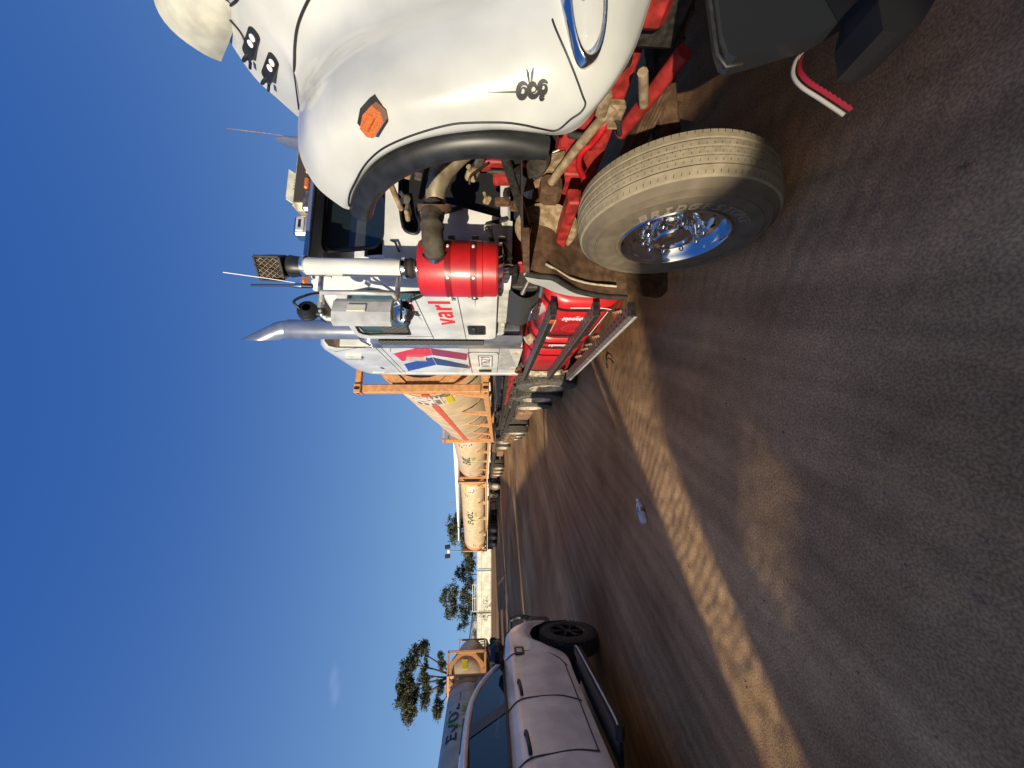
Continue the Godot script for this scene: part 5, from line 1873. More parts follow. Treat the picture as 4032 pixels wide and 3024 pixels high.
func make_trailer(label: String, L: float, deck: float, bogie: Array, dusty: String, group := "skeletal trailers of the road train") -> Node3D:
	var t = thing("skeletal_trailer", label, "trailer", Vector3.ZERO, 0, group)
	var mb = MB.new()
	for sx in [-1.0, 1.0]: mb.box(v(sx * .45, deck - .17, 0), v(.12, .30, L - .1), .01)
	for k in 8: mb.box(v(0, deck - .12, -L * .5 + .3 + k * (L - .6) / 7.0), v(2.2, .12, .12), .01)
	put(mb, "main_rails", M.trailer_dark, t)
	mb = MB.new()
	for sx in [-1.0, 1.0]: mb.box(v(sx * 1.08, deck - .07, 0), v(.07, .10, L - .2), .008)
	put(mb, "side_rails", M.trailer_dark, t)
	for z in bogie:
		dual_axle(t, v(0, .47, z), 1.15, .47, "rim_cream", false)
	for z in bogie:
		for sx in [-1.0, 1.0]:
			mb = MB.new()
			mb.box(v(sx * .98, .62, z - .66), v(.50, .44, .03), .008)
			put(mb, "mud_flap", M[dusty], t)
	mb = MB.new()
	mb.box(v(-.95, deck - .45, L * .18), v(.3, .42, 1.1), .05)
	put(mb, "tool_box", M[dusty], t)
	mb = MB.new()
	mb.cyl(v(-.85, deck - .42, L * .33 - .35), v(-.85, deck - .42, L * .33 + .45), .17, 18)
	put(mb, "air_tank", M[dusty], t)
	mb = MB.new()
	for sx in [-1.0, 1.0]:
		mb.box(v(sx * .78, deck - .62, L * .24), v(.12, .75, .12), .01)
		mb.box(v(sx * .78, deck - 1.0, L * .24), v(.26, .03, .26), .01)
		mb.beam(v(sx * .78, deck - .75, L * .24), v(sx * .5, deck - .3, L * .20), .06, .05)
	put(mb, "landing_leg", M.trailer_dust, t)
	return t

func make_dolly(label: String, dusty: String) -> Node3D:
	var t = thing("converter_dolly", label, "dolly", Vector3.ZERO, 0, "dollies of the road train")
	for z in [-.62, .62]: dual_axle(t, v(0, .47, z), 1.15, .47, "rim_cream", false)
	var mb = MB.new()
	for sx in [-1.0, 1.0]:
		mb.box(v(sx * .45, .78, 0), v(.10, .22, 2.3), .01)
		mb.beam(v(sx * .45, .78, 1.1), v(0, .72, 2.9), .10, .10)
	mb.box(v(0, .98, 0), v(.9, .10, .9), .03)
	put(mb, "drawbar_frame", M.trailer_dark, t)
	for sx in [-1.0, 1.0]:
		mb = MB.new()
		mb.box(v(sx * .98, .85, -1.2), v(.5, .5, .03), .01)
		mb.box(v(sx * .98, .98, 0), v(.5, .03, 2.3), .01)
		put(mb, "mud_guard", M[dusty], t)
	return t

# lays a trailer with its container along the seen bottom edge from p (front) to q (rear)
func lay(o: Node3D, p: Vector3, q: Vector3, lift: float, W := 2.34):
	var d = p - q
	var flat = Vector3(d.x, 0, d.z).normalized()
	var out = Vector3(-flat.z, 0, flat.x) * -1.0      # away from the seen side
	if out.x < 0.0: out = -out
	var mid = (p + q) * .5 + out * W * .5
	var fz = d.normalized()
	var fx = Vector3.UP.cross(fz).normalized()
	o.transform = Transform3D(Basis(fx, fz.cross(fx), fz), mid + Vector3(0, lift, 0))

func make_road_train():
	var L = 11.5
	# first trailer behind the prime mover, then two more bending away to the left
	var spots = [[v(-.14, 1.50, -6.9), v(-2.75, 1.30, -18.1)], [v(-3.1, 1.46, -21.5), v(-7.9, 1.74, -32.1)], [v(-8.45, 1.80, -33.2), v(-17.5, 1.80, -40.2)]]
	var cl = ["tan tank container with a long orange band right behind the prime mover", "tan tank container with small logo, second behind the prime mover", "tan tank container with large logo, rearmost before the white wall"]
	var tl = ["dark skeletal trailer under the orange banded tank", "dusty skeletal trailer under the second tank of the train", "dark skeletal trailer under the rearmost tank of the train"]
	for i in 3:
		var p: Vector3 = spots[i][0]; var q: Vector3 = spots[i][1]
		var len = p.distance_to(q)
		var c = make_container(cl[i], len, 2.40 if i < 2 else 2.46, "tank", i > 0, true, i == 0)
		lay(c, p, q, 0.0)
		var g = ground_y(0, (p.z + q.z) * .5)
		var tr = make_trailer(tl[i], len - .1, .98, [-len * .5 + 1.2, -len * .5 + 2.5, -len * .5 + 3.8], "trailer_dust")
		var gp = Vector3(p.x, ground_y(0, p.z) + .0, p.z); var gq = Vector3(q.x, ground_y(0, q.z) + .0, q.z)
		lay(tr, gp, gq, .0)
		if i > 0:
			var d = make_dolly(["", "dusty dolly coupling the second tank trailer", "dusty dolly coupling the rearmost tank trailer"][i], "trailer_dust")
			var dir = (gp - gq).normalized()
			lay(d, gp - dir * .6, gp - dir * 2.2, .0)
	# the second road train along the left: its sun side is turned away from us, its tail ends catch the light
	# parked nose towards us; two trailers reach past the left, the unseen one sized for its shadow
	var left = [[v(-15.1, 1.40, -10.2), v(-16.2, 1.45, -21.6), "tan tank container toned grey for shade, with logo, behind the white ute", true], [v(-16.75, 1.72, -24.3), v(-23.3, 1.90, -35.3), "lit orange tank container end beyond the ute, yellow sign on its dome", false], [v(-9.55, 1.40, 8.0), v(-15.2, 1.40, -7.0), "unseen tank container of the left road train, out of view, sized to shade the yard", false]]
	for i in 3:
		var p: Vector3 = left[i][0]; var q: Vector3 = left[i][1]
		var len = p.distance_to(q)
		var c = make_container(left[i][2], len, 2.42, "tank" if i == 1 else "tank_shaded", false, false, false)
		# this train shows us its other flank, so it is laid with the body to the left
		var d = (p - q)
		var flat = Vector3(d.x, 0, d.z).normalized()
		var inn = Vector3(flat.z, 0, -flat.x)
		if inn.x > 0.0: inn = -inn
		var mid = (p + q) * .5 + inn * 1.17
		var fz = d.normalized()
		var fx = Vector3.UP.cross(fz).normalized()
		c.transform = Transform3D(Basis(fx, fz.cross(fx), fz), mid)
		if i == 0:
			var ink = MB.new(); var gr = MB.new()
			tank_logo(ink, gr, 1.11, 0, .32, .58)
			var flip = Vector3(0, PI, 0)
			put(ink, "logo_letters", M.logo_ink, c, v(0, 1.24, -2.4), flip)
			put(gr, "logo_swoosh", M.logo_green, c, v(0, 1.24, -2.4), flip)
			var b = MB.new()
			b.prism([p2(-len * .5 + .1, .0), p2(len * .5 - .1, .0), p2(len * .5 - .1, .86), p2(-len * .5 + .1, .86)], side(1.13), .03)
			put(b, "side_skirt_panel", M.tank_grey_brown, c)
			b = MB.new()
			for k in 60: b.cyl(v(1.132, .80, -len * .5 + .3 + k * .185), v(1.145, .80, -len * .5 + .3 + k * .185), .018, 6)
			put(b, "rivet_row", M.tank_grey_brown, c).set_meta("kind", "stuff")
			b = MB.new()
			for q2 in [[-len * .5 + 1.6, .32, .5], [-len * .5 + 1.9, .12, .3]]:
				b.box(v(1.03, 1.24 + q2[1], q2[0]), v(.08, .10, q2[2]), 0.0)
			put(b, "small_print", M.tank_grey_brown, c)
		if i == 1:
			var b = MB.new()
			b.box(v(.42, 1.34, len * .5 - .12), v(.52, .34, .03), .005)
			put(b, "yellow_sign", M.sign_yellow, c)
			b = MB.new()
			for k in 4: b.box(v(.42, 1.23 + k * .075, len * .5 - .103), v(.42, .025, .004))
			put(b, "sign_print", M.ink, c)
			b = MB.new()
			for q3 in [[.55, 1.78, .34], [.50, 1.68, .25], [.72, 1.64, .1]]: b.box(v(q3[0] - 1.2, q3[1] + .25, len * .5 - .19), v(.05, q3[2], .02))
			put(b, "dome_print", M.tank_grey_brown, c)
		var g0 = Vector3(p.x, ground_y(0, p.z), p.z); var g1 = Vector3(q.x, ground_y(0, q.z), q.z)
		var t = make_trailer(["dark skeletal trailer in shade behind the ute", "dark skeletal trailer under the lit orange container end", "unseen skeletal trailer of the left road train, under the long tank out of view"][i], len - .1, 1.28, [-len * .5 + 1.2, -len * .5 + 2.5, -len * .5 + 3.8, len * .5 - 2.0, len * .5 - 3.3], "trailer_dark", "skeletal trailers of the left road train")
		var tm = (g0 + g1) * .5 + inn * 1.17
		var tz = (g0 - g1).normalized()
		var tx = Vector3.UP.cross(tz).normalized()
		t.transform = Transform3D(Basis(tx, tz.cross(tx), tz), tm)

# unseen bodies out of view at left, shaped to cast the yard's shadow edges
func make_unseen_shade_trucks():
	var t = thing("parked_truck", "unseen truck out of view behind the left of the camera, shaped to shade the yard", "truck", v(-9.55, 0, 8.0), 0.0)
	var dir = v(.354, 0, .935).normalized()
	t.rotation.y = atan2(dir.x, dir.z)
	var mb = MB.new()
	mb.prism([p2(0.14, 1.0), p2(0.14, 2.60), p2(2.3, 2.05), p2(2.3, 1.0)], Transform3D(Basis(), v(0, 0, .44)), 9.1)
	put(mb, "box_body", M.white, t)
	mb = MB.new()
	mb.prism([p2(.44, 2.4), p2(.44, 2.72), p2(.80, 2.835), p2(1.64, 3.035), p2(1.72, 3.0), p2(9.5, 3.0), p2(9.5, 2.4)], side(.125), .11)
	put(mb, "lower_board", M.white, t)
	mb = MB.new()
	mb.prism([p2(.46, 2.66), p2(.44, 2.74), p2(.55, 3.0), p2(.68, 3.17), p2(1.05, 3.30), p2(1.34, 3.48), p2(2.54, 4.01), p2(3.15, 3.68), p2(3.6, 3.64), p2(3.75, 3.95), p2(9.5, 3.95), p2(9.5, 2.9), p2(1.74, 2.9), p2(1.66, 3.08), p2(.86, 2.89), p2(.80, 2.78)], side(.12), .12)  # outline follows the shadow edge wanted; the slot passes a thin light streak
	put(mb, "wind_deflector", M.white, t)
	mb = MB.new()
	mb.box(v(1.15, .8, 5.5), v(1.0, .3, 10.0), .02)
	mb.box(v(1.15, 1.5, 10.6), v(2.2, 1.8, 2.0), .2)
	put(mb, "cab_and_chassis", M.white, t)
	for z in [1.6, 2.9, 10.2]: dual_axle(t, v(1.15, .5, z), 1.15, .5, "rim_cream", false)

	var t2 = thing("parked_truck", "unseen box truck out of view beside it, placed to shade the prime mover front and foreground", "truck", t.position, 0.0)  # unseen body, placed to darken the truck's nose and the foreground
	t2.rotation = t.rotation
	mb = MB.new()
	mb.box(v(3.5, 2.5, 6.3), v(2.3, 2.95, 8.0), .03)
	put(mb, "box_body", M.white, t2)
	mb = MB.new()
	mb.box(v(3.5, .8, 7.2), v(1.0, .3, 9.5), .02)
	mb.box(v(3.5, 1.6, 11.6), v(2.2, 2.0, 1.8), .2)
	put(mb, "cab_and_chassis", M.white, t2)
	for z in [3.6, 11.4]: dual_axle(t2, v(3.5, .5, z), 1.15, .5, "rim_cream", false)

# ------------------------------------------------------------------ white dual cab ute
# local: z forward (away from the camera), seen side -x, origin under the front axle
func make_ute():
	var u = thing("dual_cab_ute", "white dual cab ute with black bull bar parked in the shade at left", "ute", v(-4.37, 0, -5.36), 193.7)
	var W = .87
	# lower body: sections (half width by height) along z, from the rear to the nose
	var mb = MB.new()
	var zs = [-3.95, -3.6, -3.0, -2.6, -2.0, -1.4, -.95, -.70, -.55, -.40, -.20, 0.0, .12, .24, .34]
	var rows = []
	for z in zs:
		var nose = clampf((z - .0) / .34, 0.0, 1.0)
		var tuck = .09 * nose * nose
		# belt height: door sill line runs level, bonnet falls forward
		var belt = 1.315
		if z > -1.0: belt = 1.315 - .03 * clampf((z + 1.0) / .6, 0, 1)
		if z > -.4: belt = 1.285 - .38 * pow((z + .4) / .74, 2.0)
		var low = .55
		# front wheel opening
		var wz = z + .27
		var arch = 0.0
		if absf(wz) < .50: arch = .43 + sqrt(maxf(0.0, .50 * .50 - wz * wz))
		low = maxf(low, arch)
		low = minf(low, belt - .22)
		var flare = .03 * clampf(1.0 - absf(absf(wz) - .3) / .5, 0.0, 1.0)
		var r = []
		for q in [[0.0, -.012], [.06, .0], [.20, .012 + flare], [.38, .018 + flare], [.55, .020 + flare * .5], [.72, .012], [.86, .0], [.94, -.025], [1.0, -.055]]:
			r.append(v(-(W - .0 + q[1] - tuck), lerpf(low, belt, q[0]), z))
		rows.append(r)
	var dn = dense(rows, 4)
	mb.patch(dn)
	mb.patch(mirrored(dn), 0, true)
	# bonnet top and scuttle
	var top = []
	for z in [-1.02, -.8, -.4, 0.0, .2, .34]:
		var belt = 1.30 - .0 * z
		if z > -.4: belt = 1.285 - .38 * pow((z + .4) / .74, 2.0)
		var nose = clampf(z / .34, 0, 1)
		var w2 = W - .055 - .09 * nose * nose
		var r = []
		for x in [-1.0, -.9, -.6, 0.0, .6, .9, 1.0]:
			var yy = belt + .05 * (1.0 - pow(absf(x), 4.0)) * (1.0 - .4 * nose)
			r.append(v(x * w2, yy, z + .06 * nose * (1.0 - x * x)))
		top.append(r)
	mb.patch(dense(top, 4))
	# nose front
	mb.box(v(0, .80, .33), v(1.46, .30, .10), .04)
	put(mb, "body", M.car_white, u)
	# tub behind
	mb = MB.new()
	mb.box(v(0, 1.25, -3.4), v(1.60, .10, 1.1), .02)
	mb.box(v(0, .60, -2.0), v(1.5, .12, 3.8), .02)
	put(mb, "floor_pan", M.car_black, u)
	# glasshouse
	var gh = group_part("cabin", u)
	mb = MB.new()
	rows = []
	for q in [[-.98, 1.30, .80, 1.30], [-1.15, 1.42, .76, 1.545], [-1.35, 1.5, .73, 1.645], [-1.6, 1.55, .70, 1.715], [-1.9, 1.58, .69, 1.745], [-2.3, 1.58, .69, 1.745], [-2.62, 1.56, .69, 1.72], [-2.80, 1.5, .70, 1.66]]:
		var r = []
		for x in [-1.0, -.97, -.85, -.5, 0.0, .5, .85, .97, 1.0]:
			r.append(v(x * (q[2] - .01), q[3] - (.055 if absf(x) == 1.0 else (.02 if absf(x) > .96 else 0.0)) + .02 * (1.0 - x * x), q[0]))
		rows.append(r)
	mb.patch(dense(rows, 4))
	for sd in [-1.0, 1.0]:
		# roof rail over the doors, a post, rear quarter
		mb.tube(crom([v(sd * .835, 1.315, -.98), v(sd * .775, 1.49, -1.17), v(sd * .74, 1.60, -1.36), v(sd * .715, 1.67, -1.60), v(sd * .705, 1.695, -1.95), v(sd * .705, 1.695, -2.4), v(sd * .72, 1.665, -2.66), v(sd * .78, 1.5, -2.86), v(sd * .84, 1.33, -2.93)], 4), .034, 8)
		mb.patch([[v(sd * .84, 1.32, -2.80), v(sd * .84, 1.32, -3.02)], [v(sd * .78, 1.5, -2.76), v(sd * .76, 1.5, -2.95)], [v(sd * .72, 1.68, -2.60), v(sd * .70, 1.69, -2.80)]])
	put(mb, "roof", M.car_white, gh)
	mb = MB.new()
	mb.patch([[v(-.78, 1.31, -.97), v(0, 1.335, -.90), v(.78, 1.31, -.97)], [v(-.70, 1.66, -1.50), v(0, 1.70, -1.42), v(.70, 1.66, -1.50)]])
	put(mb, "windscreen", M.glass, gh)
	mb = MB.new()
	mb.patch([[v(-.78, 1.33, -2.9), v(.78, 1.33, -2.9)], [v(-.68, 1.68, -2.74), v(.68, 1.68, -2.74)]])
	put(mb, "rear_window", M.glass, gh)
	for sd in [-1.0, 1.0]:
		var gx = func(y): return sd * (.845 - (y - 1.32) * .36)
		var pane = func(poly):
			var out = []
			for p in poly: out.append(v(gx.call(p.y), p.y, p.x))
			return out
		for q in [[p2(-1.10, 1.335), p2(-1.88, 1.335), p2(-2.0, 1.66), p2(-1.62, 1.645), p2(-1.40, 1.585), p2(-1.22, 1.47)], [p2(-2.02, 1.335), p2(-2.76, 1.335), p2(-2.74, 1.47), p2(-2.60, 1.64), p2(-2.16, 1.665), p2(-2.10, 1.62)]]:
			mb = MB.new()
			var pp = pane.call(q)
			for k in range(1, pp.size() - 1): mb.tri(pp[0], pp[k], pp[k + 1])
			put(mb, "side_window", M.glass, gh)
		mb = MB.new()
		var bp = pane.call([p2(-1.87, 1.33), p2(-2.03, 1.33), p2(-2.17, 1.68), p2(-1.99, 1.675)])
		for e in bp.size(): bp[e] += v(sd * .006, 0, 0)
		mb.quad(bp[0], bp[1], bp[2], bp[3])
		put(mb, "door_pillar", M.car_black, gh)
		mb = MB.new()
		mb.beam(v(sd * .858, 1.325, -1.0), v(sd * .858, 1.325, -2.85), .025, .02, v(0, 1, 0), .004)
		put(mb, "belt_moulding", M.car_black, gh)
		mb = MB.new()
		mb.patch([[v(sd * .83, 1.33, -1.02), v(sd * .845, 1.33, -1.12)], [v(sd * .80, 1.45, -1.13), v(sd * .80, 1.44, -1.2)]])
		put(mb, "corner_filler", M.car_black, gh)
	mb = MB.new()
	mb.box(v(0, 1.15, -2.0), v(1.45, .3, 1.7), .05)
	for sx in [-.38, .38]:
		mb.box(v(sx, 1.35, -1.95), v(.42, .5, .12), .05)
		mb.box(v(sx, 1.58, -1.97), v(.24, .16, .08), .03)
	mb.box(v(0, 1.25, -1.05), v(1.4, .14, .3), .05)
	put(mb, "interior", M.dark, gh)
	for sx in [-.66, .66]:
		mb = MB.new()
		mb.box(v(sx, 1.735, -2.0), v(.03, .03, .5), .01)
		put(mb, "roof_rack_foot", M.car_black, gh)
	# door shut lines, handles, badge vent
	for sd in [-1.0, 1.0]:
		for q in [[p2(-.98, 1.30), p2(-.90, 1.20), p2(-.86, 1.02), p2(-.90, .82), p2(-1.05, .68), p2(-1.25, .60)], [p2(-2.0, 1.31), p2(-1.91, 1.20), p2(-1.885, 1.03), p2(-1.88, .80), p2(-1.94, .66), p2(-1.98, .60)], [p2(-2.80, 1.31), p2(-2.72, 1.18), p2(-2.69, 1.0), p2(-2.66, .8), p2(-2.68, .62)], [p2(-1.2, .62), p2(-2.0, .625), p2(-2.68, .63)]]:
			mb = MB.new()
			var pts = []
			for p in q: pts.append(v(sd * (W + .020 - .10 * pow(maxf(0.0, (p.y - 1.1) / .21), 2.0) * .55 - .022 * pow(maxf(0.0, (.72 - p.y) / .15), 2.0) * .5), p.y, p.x))
			mb.tube(crom(pts, 4), .006, 5)
			put(mb, "shut_line", M.panel_gap, u)
		for z in [-1.71, -2.55]:
			mb = MB.new()
			mb.tube(crom([v(sd * (W + .01), 1.165, z - .12), v(sd * (W + .045), 1.17, z - .09), v(sd * (W + .045), 1.18, z + .09), v(sd * (W + .01), 1.185, z + .12)], 4), .016, 8)
			put(mb, "door_handle", M.car_black, u)
		mb = MB.new()
		mb.prism(rrect(-.95, 1.06, -.74, 1.18, .035), side(sd * (W + .012)) if sd < 0 else side(W + .026), .014)
		put(mb, "side_vent", M.car_black, u)
		mb = MB.new()
		mb.box(v(sd * (W + .026), 1.12, -.845), v(.006, .07, .10), .01)
		put(mb, "vent_bright", M.mirror_steel, u)
		# door mirror
		mb = MB.new()
		mb.box(v(sd * (W + .13), 1.40, -1.17), v(.22, .15, .16), .05, Basis(v(0, 1, 0), sd * .2))
		mb.box(v(sd * (W - .0), 1.34, -1.14), v(.12, .05, .08), .02)
		put(mb, "door_mirror", M.car_black, u)
		# wheel, arch lining
		mb = MB.new()
		var arc = []
		for k in 17:
			var a = deg_to_rad(-10.0 + 200.0 * k / 16.0)
			arc.append([v(sd * (W + .0), .43 + sin(a) * .47, -.27 + cos(a) * .47), v(sd * .45, .43 + sin(a) * .47, -.27 + cos(a) * .47)])
		mb.patch(arc)
		mb.box(v(sd * .45, .8, -.27), v(.03, .8, 1.0))
		put(mb, "arch_liner", M.car_black, u)
		for z in [-.27, -3.35]:
			var wn = group_part("wheel", u, v(sd * (.905 if z > -1.0 else .86), .40, z), Vector3(0, 0.0 if sd < 0 else PI, 0))
			mb = MB.new()
			var ax = v(-1, 0, 0)
			mb.lathe([p2(.225, -.03), p2(.24, -.006), p2(.29, .0), p2(.34, -.008), p2(.375, -.022), p2(.392, -.045), p2(.395, -.19), p2(.37, -.22), p2(.26, -.235)], Vector3.ZERO, ax, 48, 40)
			for k in 44:
				for s in 2:
					var a = TAU * (k + s * .5) / 44.0
					var uu = v(0, cos(a), sin(a))
					mb.box(v(.045 + s * .14, 0, 0) + uu * .388, v(.06, .022, .03), 0.0, Basis(v(1, 0, 0), uu, v(1, 0, 0).cross(uu)))
			put(mb, "tyre", M.tyre_dark, wn)
			mb = MB.new()
			mb.lathe([p2(.228, -.10), p2(.232, -.02), p2(.226, -.012), p2(.215, -.02), p2(.21, -.11), p2(0, -.12)], Vector3.ZERO, ax, 40, 30)
			for k in 6:
				for e in [-.13, .13]:
					var a = TAU * k / 6.0
					mb.beam(v(.03, cos(a) * .04, sin(a) * .04), v(.022, cos(a + e) * .215, sin(a + e) * .215), .034, .02, ax, .004)
			mb.cyl(v(.06, 0, 0), v(.012, 0, 0), .055, 18)
			put(mb, "alloy_rim", M.black_paint, wn)
		# side step
		var stp = group_part("side_step", u)
		mb = MB.new()
		mb.prism([p2(-1.18, .50), p2(-1.24, .43), p2(-2.68, .41), p2(-2.76, .46), p2(-2.72, .50)], side(sd * .97 + (.0 if sd < 0 else .09)), .09)
		mb.box(v(sd * .88, .47, -2.0), v(.16, .04, 1.5), .01)
		put(mb, "step_plate", M.black_trim, stp)
		mb = MB.new()
		mb.tube(crom([v(sd * 1.058, .485, -1.22), v(sd * 1.065, .475, -1.4), v(sd * 1.065, .465, -2.5), v(sd * 1.055, .47, -2.70)], 4), .010, 6)
		put(mb, "step_bright_edge", M.mirror_steel, stp)
	# bonnet shut line
	mb = MB.new()
	mb.tube(crom([v(-.815, 1.305, -.85), v(-.82, 1.295, -.4), v(-.815, 1.235, -.05), v(-.80, 1.06, .16), v(-.74, .93, .30)], 5), .006, 5)
	put(mb, "bonnet_line", M.panel_gap, u)
	# bull bar with hoop
	var bb = group_part("bull_bar", u)
	mb = MB.new()
	mb.tube(crom([v(-.74, .80, .70), v(-.76, 1.0, .76), v(-.72, 1.12, .76), v(-.60, 1.16, .76), v(.60, 1.16, .76), v(.72, 1.12, .76), v(.76, 1.0, .76), v(.74, .80, .70)], 5), .036, 10)
	put(mb, "hoop", M.car_black, bb)
	mb = MB.new()
	mb.prism([p2(-.86, .16), p2(-.86, .36), p2(-.76, .74), p2(-.5, .82), p2(.5, .82), p2(.76, .74), p2(.86, .36), p2(.86, .16)], Transform3D(Basis(v(1, 0, 0), v(0, 0, 1), v(0, 1, 0)), v(0, .58, 0)), .28)
	mb.prism([p2(-.78, .22), p2(-.78, .36), p2(-.68, .68), p2(-.5, .72), p2(.5, .72), p2(.68, .68), p2(.78, .36), p2(.78, .22)], Transform3D(Basis(v(1, 0, 0), v(0, 0, 1), v(0, 1, 0)), v(0, .48, 0)), .10)
	put(mb, "bumper", M.car_black, bb)
	mb = MB.new()
	mb.box(v(-.70, .90, .33), v(.16, .10, .12), .03, Basis(v(0, 1, 0), .5))
	put(mb, "headlight", M.mirror_steel, u)

# ------------------------------------------------------------------ the far side of the yard
func make_gum(label: String, at: Vector3, h: float, trunk_h: float, lobes: Array, sd: int, n_leaf: int, leaf := .22, lean := 0.0) -> Node3D:
	var t = thing("gum_tree", label, "tree", at, 0, "gum trees beyond the yard")
	var r = RandomNumberGenerator.new(); r.seed = sd
	var mb = MB.new()
	var fork = v(lean * .4, trunk_h, 0)
	mb.tube(crom([v(0, -.3, 0), v(lean * .1, trunk_h * .4, .1), fork], 4), [.030 * h, .028 * h, .026 * h, .025 * h, .024 * h, .022 * h, .020 * h, .019 * h, .018 * h], 9)
	var lv = MB.new()
	for l in lobes:
		var c = v(l[0], l[1], l[2])
		var mid = fork.lerp(c, .5) + v(r.randf_range(-.4, .4), -.25, r.randf_range(-.3, .3))
		mb.tube(crom([fork - v(0, trunk_h * .15 * r.randf(), 0), mid, c], 4), [.013 * h, .012 * h, .011 * h, .010 * h, .009 * h, .008 * h, .007 * h, .005 * h, .003 * h], 7)
		for k in 5:
			var e = c + v(r.randf_range(-1, 1) * l[3], r.randf_range(-.6, .8) * l[4], r.randf_range(-1, 1) * l[3]) * .8
			mb.tube([mid.lerp(c, r.randf_range(.3, .9)), e], [.005 * h, .0015 * h], 5)
		var clumps = []
		for k in int(9 + l[3] * 5):
			var d = v(r.randfn(), r.randfn(), r.randfn()).normalized() * pow(r.randf(), .4)
			clumps.append(c + v(d.x * l[3], d.y * l[4], d.z * l[3]))
		var cnt = int(n_leaf * l[3] * l[3] * l[4])
		for k in cnt:
			var cc: Vector3 = clumps[r.randi() % clumps.size()]
			var p = cc + v(r.randfn(), r.randfn() * .7, r.randfn()) * .20 * (l[3] + l[4]) * .5
			var a = v(r.randfn(), r.randfn() - .8, r.randfn()).normalized()
			var b = a.cross(v(r.randfn(), r.randfn(), r.randfn())).normalized()
			var s = leaf * r.randf_range(.6, 1.3)
			var g = r.randf_range(.6, 1.35)
			lv.col(Color(.060 * g, .072 * g, .030 * g).lerp(Color(.10, .085, .04), r.randf() * .4))
			lv.tri(p - b * s * .28, p + b * s * .28, p + a * s)
			lv.tri(p - b * s * .25, p + b * s * .25, p - a * s * .8)
	put(mb, "trunk", M.bark, t)
	put(lv, "crown", M.leaf, t)
	return t

